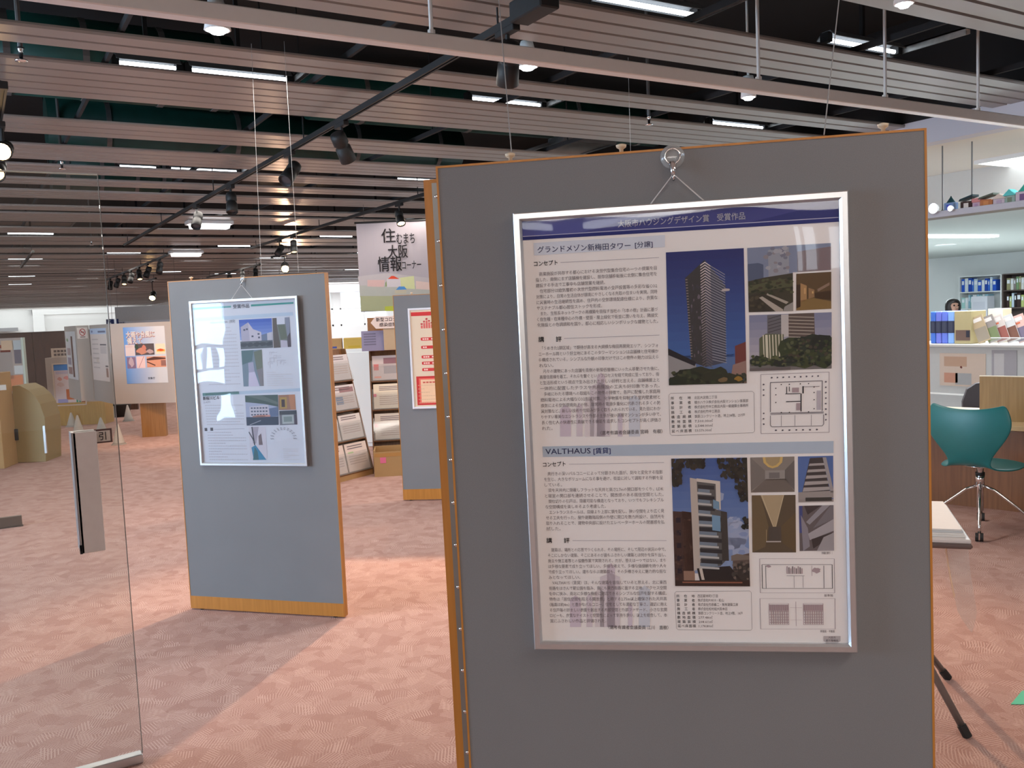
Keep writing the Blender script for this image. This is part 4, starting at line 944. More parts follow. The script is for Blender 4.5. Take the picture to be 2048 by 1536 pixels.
b = MB(); b.add([(u0+0.012, -0.0135, z0+0.012), (u1-0.012, -0.0135, z0+0.012), (u1-0.012, -0.0135, z1-0.012), (u0+0.012, -0.0135, z1-0.012)], [(0, 1, 2, 3)]); b.build('acrylic_sheet', M_ACRYL2, F3)
p = Pic([(u0+0.017, z1-0.017), (u1-0.017, z1-0.017), (u1-0.017, z0+0.017), (u0+0.017, z0+0.017)], Y3-0.0002)
RED = (214, 60, 62)
p.r(RED, .01, .02, .99, .06).r((238, 130, 120), .30, .03, .7, .05, 2)
for k in range(5):
    u = .14+.035*k; h = (.05, .075, .10, .08, .06)[k]
    p.r((226, 110, 104), u, .19-h+.02, u+.026, .19, 2).blob((196, 66, 70), u+.013, .19-h+.005, .017, .011, 3, 9, k)
p.line((150, 70, 80), (.34, .17), (.38, .12), .008, 3)
for v in (.30, .385, .485, .55, .617):
    p.p(RED, [(.13, v-.012), (.15, v-.016), (.42, v-.016), (.44, v-.012), (.44, v+.012), (.42, v+.016), (.15, v+.016), (.13, v+.012)], 2)
    for j in ((0, 1, 2, 4, 6, 8) if v in (.30, .485, .55) else (0, 1, 8)): p.r((250, 214, 200), .155+.03*j, v-.008, .178+.03*j, v+.008, 3)
p.r((206, 52, 54), .04, .685, .99, .985).r((238, 110, 96), .075, .705, .96, .968, 2).r((246, 206, 168), .10, .72, .945, .955, 3)
for j in range(11): p.r((206, 90, 80), .13+.045*j, .742, .165+.045*j, .756, 4)
p.build('printed_artwork', F3)
fine_print(Q3, (836, 771), (838, 806), (872, 771), (874, 806), 6, 'small_print', F3, Y3-0.0009, 7, col=(214, 176, 146), cell=.02)

# ---------------- wires from the ceiling to the boards
def wire(p0, p1, label):
    m = MB(); m.cyl(p0, p1, 0.0009 if p1[1] > 3 else 0.0013, n=6)
    o = m.build('picture_wire', mat('wire_steel', (0.36, 0.36, 0.36), 0.5, 0.3), None)
    return tag(o, label, 'wire')
def on1(px, py): x, z = L1(px, py, 0.017); return MW1 @ Vector((x, 0.017, z))
w1 = on1(1023, 305); t1 = at(1001, 40, d=2.35)
d = (t1-w1); wire(w1, w1+d*((H+0.05-w1.z)/d.z), 'thin steel wire rising from the pale knob on the largest board')
w2 = on1(1648, 270); t2 = at(1678, 0, d=2.05)
d = (t2-w2); wire(w2, w2+d*((H+0.05-w2.z)/d.z), 'thin bright wire slanting up from the largest board, right of its hook')
e = at(1256, 115, z=H); wire(e, (e.x+0.02, e.y+0.03, 1.72), 'thin wire dropping behind the largest board from the ceiling strips')
def on2(px, py): x, z = L2(px, py, 0.017); return MW2 @ Vector((x, 0.017, z))
for (px, py), (qx, qy), lb in (((597, 546), (572, 145), 'thin wire rising from the board with the green-striped poster, near its outer corner'), ((523, 551), (512, 300), 'thin wire rising from the middle of the board with the green-striped poster')):
    w = on2(px, py); t = at(qx, qy, d=4.5); d = t-w; wire(w, w+d*((H+0.02-w.z)/d.z), lb)

# ================================================================ LIGHT FITTINGS
def fitting(x0, x1, y, z, label, group=None, bracket=True):
    o = thing('fluorescent_fitting', ((x0+x1)/2, y, z), 0, label, 'ceiling light', group)
    L = x1-x0
    b = MB(); b.prismx([(-0.075, 0.02), (-0.03, 0.06), (0.03, 0.06), (0.075, 0.02), (0.07, 0.018), (0.026, 0.053), (-0.026, 0.053), (-0.07, 0.018)], -L/2, L/2)
    b.build('reflector', mat('fitting_grey', (.20, .21, .22), .5), o)
    b = MB(); b.cyl((-L/2+0.02, 0, 0.012), (L/2-0.02, 0, 0.012), 0.012, n=10); b.build('tube', E_TUBE, o, True)
    for s in (-1, 1):
        b = MB(); b.box(s*L/2-0.02, s*L/2+0.02, -0.03, 0.03, -0.006, 0.05); b.build('end_holder', M_BLACK, o)
    b = MB(); b.box(-0.012, 0.012, -0.012, 0.012, 0.06, 3.75-z); b.build('bracket', M_BLACK, o)
    if bracket:
        b = MB()
        b.box(L/2+.03, L/2+.075, -.45, .25, .035, .045); b.box(L/2+.03, L/2+.034, -.45, .25, .0, .045); b.box(L/2+.071, L/2+.075, -.45, .25, .01, .045)
        b.build('perforated_channel', mat('zinc', (.42, .43, .43), .45, .4, var=.25, scale=40), o)
    return o
rows = [(5.75, 3.05, [(0.86, 1.22, 'faint fluorescent tube end over the glass door'), (1.27, 1.90, 'brightest fluorescent fitting, between strips ahead of the main black track'), (3.22, 3.86, 'fluorescent fitting above strips over the hook of the largest board'), (5.58, 6.25, 'fluorescent fitting above the strips next to the lilac soffit')]),
        (3.68, 3.05, [(2.78, 3.50, 'fluorescent fitting above the widest near strip, left of the thin hanging rods'), (4.55, 5.22, 'fluorescent fitting above the widest near strip, between two hanging rods')]),
        (9.36, 3.05, [(1.35, 1.72, 'short lit fluorescent tube end left of the green duct'), (1.82, 2.50, 'fluorescent fitting above strips behind the middle of the main track'), (4.25, 4.95, 'fluorescent fitting over the steel strip edge of the largest board')]),
        (13.1, 3.02, [(0.0, 0.75, 'fluorescent fitting far above the glass door edge'), (1.9, 2.28, 'short tube right of the far end of the main track'), (2.34, 3.1, 'fluorescent fitting just above the boxy white lamp'), (5.2, 6.0, 'fluorescent fitting seen over the calligraphy banner')])]
for y, z, items in rows:
    for x0, x1, lb in items: fitting(x0, x1, y, z, lb, None, x0 not in (0.86, 1.35, 1.9, 0.0))
src = None
gaps = [(a[1]+c[0])/2 for a, c in zip(strips[:-1], strips[1:]) if c[0]-a[1] > .2 and a[1] > 14]
kk = 0
for gi, y in enumerate(gaps):
    if gi % 2 and y > 20: continue
    for k in range(2 if y < 34 else 1):
        x0 = ((0.6, 5.2), (3.9, 8.6), (2.2, 7.0))[gi % 3][k]+.035*(y-15)*(1 if k == 0 else 2)
        if src is None: src = fitting(0, 0.62, y, H+.012, 'far fluorescent fitting glowing between the distant ceiling strips', 'far fluorescent fittings', False); o = src
        else: o = dup(src)
        o.location = (x0+0.3, y, H+.012)
for (pa, pb, y, lb) in (((378, 452), (459, 452), 12.42, 'boxy white lamp glowing under the strips, nearer of the two'), ((342, 510), (402, 510), 17.36, 'boxy white lamp glowing under the strips, farther of the two')):
    a, c = at(*pa, y=y), at(*pb, y=y); w = (c-a).length*0.92
    o = thing('box_lamp', (a.lerp(c, .5).x, y, 2.80), 0, lb, 'ceiling light')
    b = MB(); b.box(-w/2-.05, w/2+.05, -.13, .13, 0.05, 0.10, 0, .006); b.build('housing', M_WHITE, o)
    b = MB(); b.prismx([(-.13, .05), (-.09, 0), (.09, 0), (.13, .05)], -w/2, w/2); b.build('diffuser', emit('box_lamp_glow', (.94, .95, 1), 6.0), o)
for (px, py), lb, w in (((435, 60), 'round white downlight under the hanging rail, left of the main track', 1), ((1055, 134), 'round white downlight beside the near spotlight of the main track', 1), ((1497, 195), 'small white downlight under the rail above the blue-headed poster', .8), ((1808, 8), 'small white downlight high beyond the widest strip', .7)):
    q = at(px, py, z=H-0.02)
    o = thing('downlight', q, 0, lb, 'ceiling light')
    b = MB(); b.lathe([(.035, .14), (.045, .10), (.052*w+.01, .0), (.046*w+.008, -.002), (.04, .09)], n=18); b.cyl((0, 0, .13), (0, 0, .80), .008, n=8); b.build('shade', M_WHITE, o, True)
    b = MB(); b.lathe([(.012, .03), (.04*w, .012), (.044*w, -.004), (.030*w, -.016), (.008, -.02)], n=18); b.build('bulb', E_LED, o, True)
for (px, py), lb in (((42, 112), 'sprinkler head beside the second strip at the ceiling edge over the door'), ((124, 332), 'sprinkler head below the strips above the glass door corner'), ((1298, 243), 'sprinkler head just over the top edge of the largest board'), ((183, 487), 'tiny distant sprinkler head in line with the glass door edge')):
    q = at(px, py, z=H-0.03)
    o = thing('sprinkler_head', q, 0, lb, 'sprinkler')
    b = MB(); b.cyl((0, 0, .03), (0, 0, .85), .012, n=8); b.build('pipe', M_GALV, o)
    b = MB(); b.lathe([(.006, -.03), (.03, -.026), (.03, -.02), (.008, -.015), (.012, .03), (.02, .04)], n=12); b.build('head', M_CHROME, o, True)
for (px, py), w, lb in (((1140, 296), 0.55, 'square air vent above the pale knob of the largest board'), ((62, 447), 1.2, 'wide air vent between the strips over the glass door')):
    q = at(px, py, z=3.05 if px > 500 else 3.28)
    o = thing('air_vent', q, 0, lb, 'air vent')
    b = MB(); b.box(-w/2, w/2, -.3, .3, 0, .02); b.build('grille', mat('vent_beige', (.22, .20, .18), .6), o)
    b = MB()
    for (a, c, d, e) in ((-w/2-.03, w/2+.03, -.33, -.3), (-w/2-.03, w/2+.03, .3, .33), (-w/2-.03, -w/2, -.3, .3), (w/2, w/2+.03, -.3, .3)): b.box(a, c, d, e, -.01, .02)
    b.box(-.15, .15, -.15, .15, .02, .10); b.build('vent_frame', M_GALV, o)

# ================================================================ TRACKS AND SPOTLIGHTS
def track(x, y0, y1, z, label, feed=False):
    o = thing('lighting_track', (x, (y0+y1)/2, z), 0, label, 'lighting track')
    L = (y1-y0)/2
    b = MB(); b.prism([(-.018, .018), (-.018, -.016), (-.006, -.016), (-.006, -.006), (.006, -.006), (.006, -.016), (.018, -.016), (.018, .018)], -L, L); b.build('rail', M_TRACK, o)
    for s in (-1, 1):
        b = MB(); b.box(-.021, .021, s*L-.02, s*L+.02, -.019, .021, 0, .003); b.build('end_cap', M_TRACK, o)
    k = max(2, int((y1-y0)/2))
    for i in range(k):
        yy = -L+.3+(2*L-.6)*i/(k-1)
        b = MB(); b.cyl((0, yy, .018), (0, yy, 3.75-z), .005, n=6); b.build('hanger', M_TRACK, o)
    if feed: b = MB(); b.box(-.05, .05, -L-.13, -L+.12, -.03, .06, 0, .006); b.build('feed_box', M_TRACK, o)
    return o
track(2.19, 3.30, 15.0, 2.80, 'longest black lighting track, running away over the glass door and boards', True)
track(0.262, 5.45, 7.6, 2.80, 'black lighting track at the far left carrying two glowing spotlights')
track(4.28, 8.55, 15.5, 2.80, 'black lighting track between the board with the green poster and the banner')
track(3.14, 16.8, 25.0, 2.78, 'distant black track with a crowded row of spotlights')
track(5.55, 19.5, 24.5, 2.78, 'distant black track just above the board with the green-striped poster')
track(1.0, 16.3, 20.0, 2.80, 'short distant black track seen through the glass door')
def spotlight(x, y, z, yaw, pitch, label, lit=None, s=1.0, hang=0.11):
    """yaw 0 points the lamp along +y; pitch is how far it looks down"""
    o = thing('spotlight', (x, y, z), 0, label, 'spotlight', 'black track spotlights')
    b = MB(); b.box(-.02, .02, -.07*s, .07*s, -.045, -.016, 0, .003); b.build('adapter', M_TRACK, o)
    b = MB(); b.cyl((0, 0, -.04), (0, 0, -.045-hang), .011, n=8); b.cyl((-.03, 0, -.05-hang), (.03, 0, -.05-hang), .014, n=10); b.build('stem', M_TRACK, o)
    hd = MB(); r = .043*s
    hd.lathe([(r*.55, -.085*s), (r*.9, -.08*s), (r, -.06*s), (r, -.02*s), (r*.82, -.015*s), (r*.82, .0), (r, .005*s), (r*1.08, .085*s), (r*.96, .088*s), (r*.9, .07*s)], n=16)
    head = hd.build('lamp_head', M_TRACK, o, True)
    head.location = (.0, 0, -.06-hang); head.rotation_euler = (-(PI/2+pitch), 0, yaw)
    ln = MB(); ln.lathe([(r*.9, .072*s), (r*.5, .074*s), (.002, .075*s)], n=16)
    ln.build('lens', lit or mat('dead_lens', (.05, .05, .055), .15), head)
    return o
DOWN = math.radians(55)
spotlight(2.19, 3.52, 2.80, -0.4, 0.9, 'black spotlight nearest the power feed of the longest track', E_WARM2, 1.15)
spotlight(2.19, 5.62, 2.80, -0.9, 0.85, 'large tilted spotlight on the longest track left of the steel strip', None, 1.2)
spotlight(2.19, 6.72, 2.80, 2.2, 0.75, 'tilted spotlight on the longest track, second from the large one', None, 1.2)
spotlight(2.19, 8.50, 2.80, 2.9, 1.2, 'spotlight hanging straight below the middle of the longest track', None, 1.15)
spotlight(2.19, 9.95, 2.80, 2.6, 0.9, 'spotlight on the longest track in front of the boxy white lamp', None, 1.15)
spotlight(0.27, 6.25, 2.78, 3.0, 0.30, 'glowing warm spotlight at the left picture edge, nearer one', E_WARM, 1.25)
spotlight(0.255, 6.95, 2.78, 3.0, 0.55, 'dimmer warm spotlight at the left picture edge, just below the glowing one', E_WARM2, 1.25)
spotlight(4.28, 13.2, 2.80, 2.9, 1.2, 'lit warm spotlight on the track left of the banner', E_WARM2, 1.15)
spotlight(4.28, 13.9, 2.80, 2.2, 0.8, 'unlit spotlight beside the lit one on the track left of the banner', None, 1.15)
spotlight(4.28, 9.35, 2.80, 3.0, 1.0, 'lit warm spotlight above the banner next to the orange edge', E_WARM, 1.1)
for k, y in enumerate((17.6, 18.9, 19.9, 21.0, 22.0, 23.1, 24.3)):
    spotlight(3.14, y, 2.78, (2.6, 2.0, 3.1, 2.4, 2.9, 2.2, 2.7)[k], 1.1, '%s spotlight from the near end of the crowded distant track' % ('first', 'second', 'third', 'fourth', 'fifth', 'sixth', 'seventh')[k], E_WARM2 if k in (2, 4) else None, 1.3)
for k, (y, e) in enumerate(((19.9, None), (21.0, None), (22.2, E_WARM2))):
    spotlight(5.55, y, 2.78, 2.8, 1.1, ('dark spotlight above the board with the green poster, right of three', 'dark spotlight above the board with the green poster, middle of three', 'pale lit spotlight above the board with the green poster, left of three')[k], e, 1.3)
q = at(570, 535, d=17.0)
track(q.x, q.y-.6, q.y+.8, 2.80, 'short black track carrying the dazzling warm spotlight')
spotlight(q.x, q.y, 2.78, 2.85, 0.35, 'dazzling warm spotlight over the top edge of the green-striped poster board', emit('warm_glare', (1.0, .62, .25), 60.0), 1.7, hang=2.78-q.z-.07)
q = at(306, 592, d=24.0)
track(q.x, q.y-.6, q.y+.8, 2.80, 'short far black track carrying the distant glowing spotlight')
spotlight(q.x, q.y, 2.78, 2.8, 0.5, 'distant glowing warm spotlight beside the upper corner of the green-striped poster board', emit('warm_glare', (1.0, .62, .25), 60.0), 1.9, hang=2.78-q.z-.07)

# ================================================================ BANNER
q = at(783, 533, d=11.0)
MWB = Matrix.Translation(q) @ Matrix.Rotation(-YAW, 4, 'Z')
LB = locator(MWB)
bn = thing('hanging_banner', None, 0, 'grey-lilac cloth banner with brush lettering hanging from the ceiling', 'banner', None, MWB)
tl, bl = LB(712, 446), LB(722, 624)
bx0, bx1, bz0, bz1 = (tl[0]+bl[0])/2, (tl[0]+bl[0])/2+1.16, bl[1], tl[1]
b = MB(); n = 12
for i in range(n+1):
    x = bx0+(bx1-bx0)*i/n; yy = .006*math.sin(i*1.1)
    b.v += [(x, yy, bz0), (x, yy, bz1)]
for i in range(n): b.f.append((2*i, 2*i+2, 2*i+3, 2*i+1)); b.m.append(0)
b.build('cloth', mat('banner_cloth', rgb(158, 148, 152), .85, var=.03, scale=5), bn)
b = MB(); b.cyl((bx0-.02, 0, bz1), (bx1+.02, 0, bz1), .012, n=8); b.build('top_bar', M_TRACK, bn)
for x in (bx0+.1, bx1-.1): m = MB(); m.cyl((x, 0, bz1), (x, 0, H+.05-q.z), .0025, n=6); m.build('cord', M_GALV, bn)
p = Pic([(bx0, bz1), (bx1, bz1), (bx1, bz0), (bx0, bz0)], -.012)
def bp(x, y_): u = LB(x, y_); return ((u[0]-bx0)/(bx1-bx0), (bz1-u[1])/(bz1-bz0))
for c, pts in (((170, 160, 160), [(716, 553), (772, 546), (860, 556), (872, 575), (719, 572)]), ((160, 158, 150), [(719, 571), (872, 572), (878, 594), (720, 594)]), ((150, 150, 118), [(721, 592), (878, 592), (884, 622), (722, 622)]), ((190, 156, 150), [(735, 560), (770, 560), (768, 574), (735, 573)]), ((186, 186, 140), [(798, 556), (828, 552), (830, 578), (800, 577)]), ((196, 170, 160), [(832, 562), (868, 566), (868, 580), (832, 578)]), ((164, 168, 60), [(770, 613), (880, 606), (884, 623), (770, 622)])):
    p.p(c, [bp(*k) for k in pts], 1+len(p.b.f)*.3)
p.p((186, 176, 178), [bp(*k) for k in ((774, 558), (801, 558), (802, 574), (774, 574))], 8).p((196, 66, 42), [bp(*k) for k in ((776, 558), (783, 552), (788, 552), (799, 558))], 9).p((70, 124, 176), [bp(*k) for k in ((792, 580), (798, 573), (809, 573), (814, 579))], 9).p((170, 160, 140), [bp(*k) for k in ((790, 580), (813, 579), (813, 587), (790, 587))], 8).p((120, 134, 80), [bp(*k) for k in ((771, 566), (773, 562), (774, 573), (771, 573))], 9)
def btx(s, x0, x1, y0, y1, bold=.016):
    a, c = LB(x0, y1), LB(x1, y0)
    p.b.text(s, a[0], (a[1]+c[1])/2, (c[1]-a[1])*1.05, -.017, p.i((48, 44, 46)), w=c[0]-a[0], bold=bold)
btx('住', 764, 790, 457, 487); btx('むまち', 794, 829, 465, 490)
btx('大阪', 777, 815, 489, 518); btx('情報', 757, 803, 512, 545); btx('コーナー', 805, 842, 520, 540)
p.build('printed_artwork', bn)

# ================================================================ LEAFLET RACKS
M_RACK = wood('rack_brown', (.13, .055, .02), (.2, .09, .035)); M_POCKET = clear('leaflet_pocket', (.93, .93, .93), .06, 1.45, veil=.10)
def lean(y0, z0, y1, z1, w0, w1, th):
    """board between two points of the y-z profile"""
    d = Vector((0, y1-y0, z1-z0)).normalized(); n = Vector((0, -d.z, d.y))*th
    vs = []
    for x in (w0, w1):
        for (y, z) in ((y0, z0), (y1, z1)):
            vs += [(x, y, z), (x, y+n.y, z+n.z)]
    return vs, [(0, 2, 3, 1), (4, 5, 7, 6), (0, 4, 6, 2), (1, 3, 7, 5), (2, 6, 7, 3), (0, 1, 5, 4)]
def rack(p0, ang, w, tiers, label, top):
    o = thing('leaflet_rack', (p0[0], p0[1], 0), ang, label, 'leaflet rack')
    ys = lambda z: .02+.26*z/top
    b = MB(); b.add(*lean(.05, .03, ys(top)+.05, top, 0, w, -.012)); b.build('back_board', M_RACK, o)
    for x in (0, w-.014):
        b = MB(); b.prismx([(0.0, 0), (.40, 0), (.40, .06), (ys(top)+.09, top), (ys(top), top), (0, .06)], x, x+.014); b.build('side_panel', M_RACK, o)
    b = MB(); b.box(.014, w-.014, .0, .40, .0, .05); b.build('base', M_CARD, o)
    for z0, z1 in tiers:
        b = MB(); b.box(.014, w-.014, ys(z0)-.035, ys(z0)+.03, z0-.012, z0); b.build('shelf', M_RACK, o)
        vs, fs = lean(ys(z0)-.038, z0, ys(z1)-.030, z1-.06, .014, w-.014, .002)
        b = MB(); b.add(vs, fs); b.build('clear_front', M_POCKET, o)
    return o, ys
def leaflet(parent_o, ys, x0, x1, z0, z1, col, marks, label, group, th=.012):
    mw = Matrix.Translation(parent_o.location) @ Matrix.Rotation(parent_o.rotation_euler.z, 4, 'Z')
    a = math.atan2(ys(z1)-ys(z0), z1-z0)
    o = thing('leaflet_stack', None, 0, label, 'leaflets', group, mw @ Matrix.Translation((x0, ys(z0)-.010, z0+.001)) @ Matrix.Rotation(-a, 4, 'X'))
    w, h = x1-x0, z1-z0
    b = MB(); b.box(0, w, -th, 0, 0, h); b.build('paper_block', ink(*col), o)
    q = Pic([(0, h), (w, h), (w, 0), (0, 0)], -th-.0006)
    for m_ in marks: q.r(m_[0], *m_[1:])
    q.build('printed_cover', o)
    return o
G_ = (128, 118, 124)
def rows_(c, u0, u1, v0, v1, n): return [(c, u0, v0+(v1-v0)*k/n, u1, v0+(v1-v0)*(k+.45)/n) for k in range(n)]
ra = math.atan2(.197, .405)
wR = 0.98
R1, ysr = rack((3.262-wR*math.cos(ra), 8.03-wR*math.sin(ra)), ra, wR, ((.06, .34), (.36, .62), (.64, .90), (.92, 1.20)), 'leaflet rack with clear pockets beside the green-striped poster board', 1.22)
gl = 'leaflets in the left rack'
tn = ('bottom', 'second', 'third', 'top')
for t, (z0, z1) in enumerate(((.065, .33), (.365, .60), (.645, .88), (.925, 1.17))):
    for k in range(3):
        x0 = .03+k*.315
        c = ((222, 206, 200), (214, 208, 208), (206, 200, 204), (200, 196, 202))[t]
        mk = rows_(G_, .1, .8, .08, .25, 2)+rows_((190, 176, 176), .1, .9, .45, .8, 4)
        if t == 2: mk += [((96, 128, 176), .08, .45, .40, .78), ((150, 120, 126), .3, .1, .95, .3)]
        if t == 0: mk += [((170, 190, 150), .1, .3, .35, .36)]
        leaflet(R1, ysr, x0, x0+.295, z0, z1, c, mk, 'white leaflets in the %s tier of the left rack, %s stack' % (tn[t], ('left', 'middle', 'right')[k]), gl)
rb = math.atan2(-.42, .9)
R2, ysb = rack((3.30, 8.12), rb, .92, ((.30, .58), (.60, .86), (.88, 1.14)), 'dark brown leaflet rack partly behind the red poster board', 1.18)
gl = 'leaflets in the brown rack'
for t, (z0, z1, cs) in enumerate(((.305, .56, ((206, 196, 186), (196, 186, 190))), (.605, .85, ((222, 210, 192), (196, 190, 196))), (.885, 1.13, ((206, 192, 192), (186, 170, 178))))):
    for k in range(3):
        x0 = (.03, .33, .62)[k]
        c = cs[0] if k == 0 else cs[1]
        mk = [((206, 96, 120), .0, .4, .10, .52)]+rows_(G_, .2, .9, .1, .3, 3)+rows_((180, 160, 150), .2, .85, .5, .9, 5)
        if t == 2: mk = [((210, 110, 110), .05, .35, .22, .6), ((150, 112, 120), .4, .1, 1, .34), ((170, 160, 166), .4, .42, 1, .75), ((230, 150, 130), .06, .85, .3, .92)]
        leaflet(R2, ysb, x0, x0+.28, z0, z1, c, mk, '%s leaflets in the %s tier of the brown rack, %s stack' % (('cream', 'pale', 'pinkish')[t], ('bottom', 'middle', 'top')[t], ('left', 'middle', 'right')[k]), gl)
# open cardboard bin at the foot, cards and arrow sign on top
mwR2 = Matrix.Translation(R2.location) @ Matrix.Rotation(rb, 4, 'Z')
o = thing('cardboard_bin', None, 0, 'open cardboard bin at the foot of the brown leaflet rack', 'box', None, mwR2 @ Matrix.Translation((0.02, -.30, 0)))
b = MB(); b.box(0, .86, 0, .012, 0, .235); b.box(0, .86, .25, .262, 0, .26); b.box(0, .012, .012, .25, 0, .25); b.box(.848, .86, .012, .25, 0, .25); b.box(.012, .848, .012, .25, 0, .01); b.build('carton', M_CARD, o)
b = MB(); b.box(.06, .115, -.002, 0, .13, .185); b.build('pink_tag', ink(216, 110, 140), o)
b = MB(); b.poly([(.01, .225), (.84, .225), (.84, .19), (.01, .19)][::-1], -.0015); b.build('fold_line', ink(176, 130, 76), o)
o = thing('hood_board', None, 0, 'brown board standing on top of the brown leaflet rack', 'board', None, mwR2 @ Matrix.Translation((.0, .30, 1.18)))
b = MB(); b.box(0, .9, 0, .014, 0, .33); b.build('panel_sheet', wood('hood_brown', (.2, .085, .03), (.28, .12, .045)), o)
for k, (c, lb) in enumerate((((128, 122, 146), 'lilac information card above the brown rack'), ((166, 112, 128), 'pink information card above the brown rack'))):
    o = thing('information_card', None, 0, lb, 'card', None, mwR2 @ Matrix.Translation((-.06+.23*k, .17, 1.182)) @ Matrix.Rotation(-.12, 4, 'X'))
    b = MB(); b.box(0, .228, 0, .004, 0, .20); b.build('card_sheet', ink(*c), o)
    q = Pic([(0, .20), (.228, .20), (.228, 0), (0, 0)], -.001)
    for j in range(5): q.r(tuple(int(v*.8) for v in c), .1+.1*k, .12+.13*j, .62, .19+.13*j)
    q.build('small_print', o)
o = thing('arrow_sign', None, 0, 'white arrow-shaped sign with two lines of black lettering over the brown rack', 'sign', None, mwR2 @ Matrix.Translation((.04, .14, 1.40)))
b = MB(); b.prism([(0, .06), (.05, 0), (.52, 0), (.52, .12), (.05, .12)], 0, .006); b.build('board', ink(206, 186, 178), o)
b = MB(); b.text('新型コロナウイルス', .055, .088, .044, -.0015, w=.36, bold=.02); b.text('感染症関連情報', .085, .036, .042, -.0015, w=.30, bold=.02); b.build('lettering', ink(74, 66, 70), o)
b = MB(); b.box(.12, .50, .01, .05, -.215, -.0); b.build('stand', ink(170, 146, 120), o)
# cabinet with two cartons behind the left rack
q = at(700, 760, d=10.4)
cb = thing('low_cabinet', (q.x, q.y, 0), -YAW+.15, 'low white cabinet behind the left leaflet rack', 'cabinet')
b = MB(); b.box(-.9, .9, 0, .4, 0, 1.16, 0, .006); b.build('body', M_WHITE, cb)
for k in range(3): b = MB(); b.box(-.88+.6*k, -.30+.6*k, -.014, 0, .05, 1.12, 0, .003); b.build('door', M_WHITE, cb)
mwc = Matrix.Translation(cb.location) @ Matrix.Rotation(-YAW+.15, 4, 'Z')
for k, (x0, x1, h, m_, lb) in enumerate(((-.28, -.07, .125, M_CARD, 'brown carton on the white cabinet behind the left rack'), (-.05, .20, .125, mat('yellow_card', (.55, .37, .08), .7), 'yellow carton on the white cabinet behind the left rack'))):
    o = thing('carton', None, 0, lb, 'box', None, mwc @ Matrix.Translation((0, .03, 1.161)))
    b = MB(); b.box(x0, x1, 0, .25, 0, h, 0, .003); b.build('box_body', m_, o)
    b = MB(); b.box(x0+.05, x1-.06, -.001, .0, .012, .035); b.build('label', ink(70, 80, 140) if k == 0 else ink(190, 160, 60), o)

# ================================================================ LEFT: FOLDING SCREEN, SIGNS, CONES
zb, zt = at(228, 809, d=12.24).z, at(220, 648, d=12.24).z
pts = [at(400, 740, d=12.05), at(223, 728, d=12.24), at(184, 728, d=13.15), at(157, 728, d=13.0), at(134, 728, d=13.9)]
pts = [Vector((p_.x, p_.y, 0)) for p_ in pts]
scr = thing('folding_screen', pts[1], 0, 'zigzag grey felt notice screen on a brown post at the back left', 'display board')
leaf_mw = []
for k in range(4):
    R, L = pts[k], pts[k+1]
    d = (R-L); ang = math.atan2(d.y, d.x); mw = Matrix.Translation(L) @ Matrix.Rotation(ang, 4, 'Z')
    leaf_mw.append((mw, d.length))
    b = MB(); b.box(.006, d.length-.006, 0, .025, zb, zt)
    o = b.build('leaf', M_FELT2, scr); o.matrix_parent_inverse = Matrix(); o.matrix_basis = Matrix.Translation(-pts[1]) @ mw
a, c = at(283, 876, z=0), at(331, 873, z=0)
d = c-a
pm = Matrix.Translation(-pts[1]) @ Matrix.Translation(a) @ Matrix.Rotation(math.atan2(d.y, d.x), 4, 'Z')
b = MB(); b.box(0, d.length, .0, .12, 0, zb+.3); o = b.build('post', wood('post_brown', (.26, .12, .03), (.34, .165, .045)), scr); o.matrix_basis = pm @ Matrix.Translation((0, .06, 0))
def pinned(mw, x0, x1, z0, z1, label, name='notice_sheet'):
    o = thing(name, None, 0, label, 'poster', None, mw @ Matrix.Translation((x0, -.001, z0)))
    return o, x1-x0, z1-z0
mwA, wA = leaf_mw[0]; LA = locator(mwA)
tl, br = LA(246, 655), LA(337, 765)
o, w, h = pinned(mwA, tl[0], br[0], br[1], tl[1], 'pale blue storm preparedness poster on the front leaf of the zigzag screen')
b = MB(); b.box(0, w, -.003, 0, 0, h); b.build('sheet', grad('storm_blue', rgb(104, 152, 214), rgb(214, 214, 216), 0, 0.0, w*.8), o)
q = Pic([(0, h), (w, h), (w, 0), (0, 0)], -.004)
for s, x, z, ww in (('大雨や台風に', .065, .865, .68), ('備えて', .08, .755, .36)):
    q.b.text(s, x*w+.004, z*h-.004, .092, -.0050, q.i((166, 84, 74)), w=ww*w, bold=.13); q.b.text(s, x*w, z*h, .092, -.0056, q.i((255, 250, 246)), w=ww*w, bold=.06)
q.r((226, 206, 200), .02, .31, .25, .51).r((222, 196, 190), .02, .33, .2, .36, 2).r((96, 84, 84), .26, .30, .72, .50).blob((206, 140, 116), .42, .43, .14, .06, 3).blob((210, 130, 110), .48, .37, .06, .05, 4).blob((66, 80, 66), .30, .35, .05, .05, 3).blob((190, 160, 156), .62, .44, .1, .04, 3)
q.r((246, 222, 190), .75, .31, .98, .49).blob((226, 92, 40), .88, .42, .09, .022, 3).r((240, 190, 90), .78, .41, .98, .45, 2)
q.r((140, 116, 140), .04, .53, .25, .73).blob((196, 170, 176), .15, .62, .07, .09, 3).r((240, 206, 200), .27, .52, .48, .73).line((196, 140, 140), (.46, .52), (.32, .72), .012, 3)
q.r((224, 156, 124), .52, .53, .98, .72).p((96, 62, 52), [(.52, .57), (.70, .535), (.98, .56), (.98, .58), (.52, .60)], 3).line((96, 62, 52), (.52, .62), (.72, .69), .02, 3).r((160, 112, 100), .86, .6, .98, .7, 3)
q.b.text('気象庁', .52*w, .085*h, .036, -.005, q.i((90, 90, 100)), w=.17*w, align='L', bold=.02)
q.build('printed_artwork', o)
mwB, wB = leaf_mw[1]; LBf = locator(mwB)
tl, br = LBf(180, 660), LBf(221, 770)
x0, x1 = min(max(tl[0], .03), wB-.3), min(br[0], wB-.03)
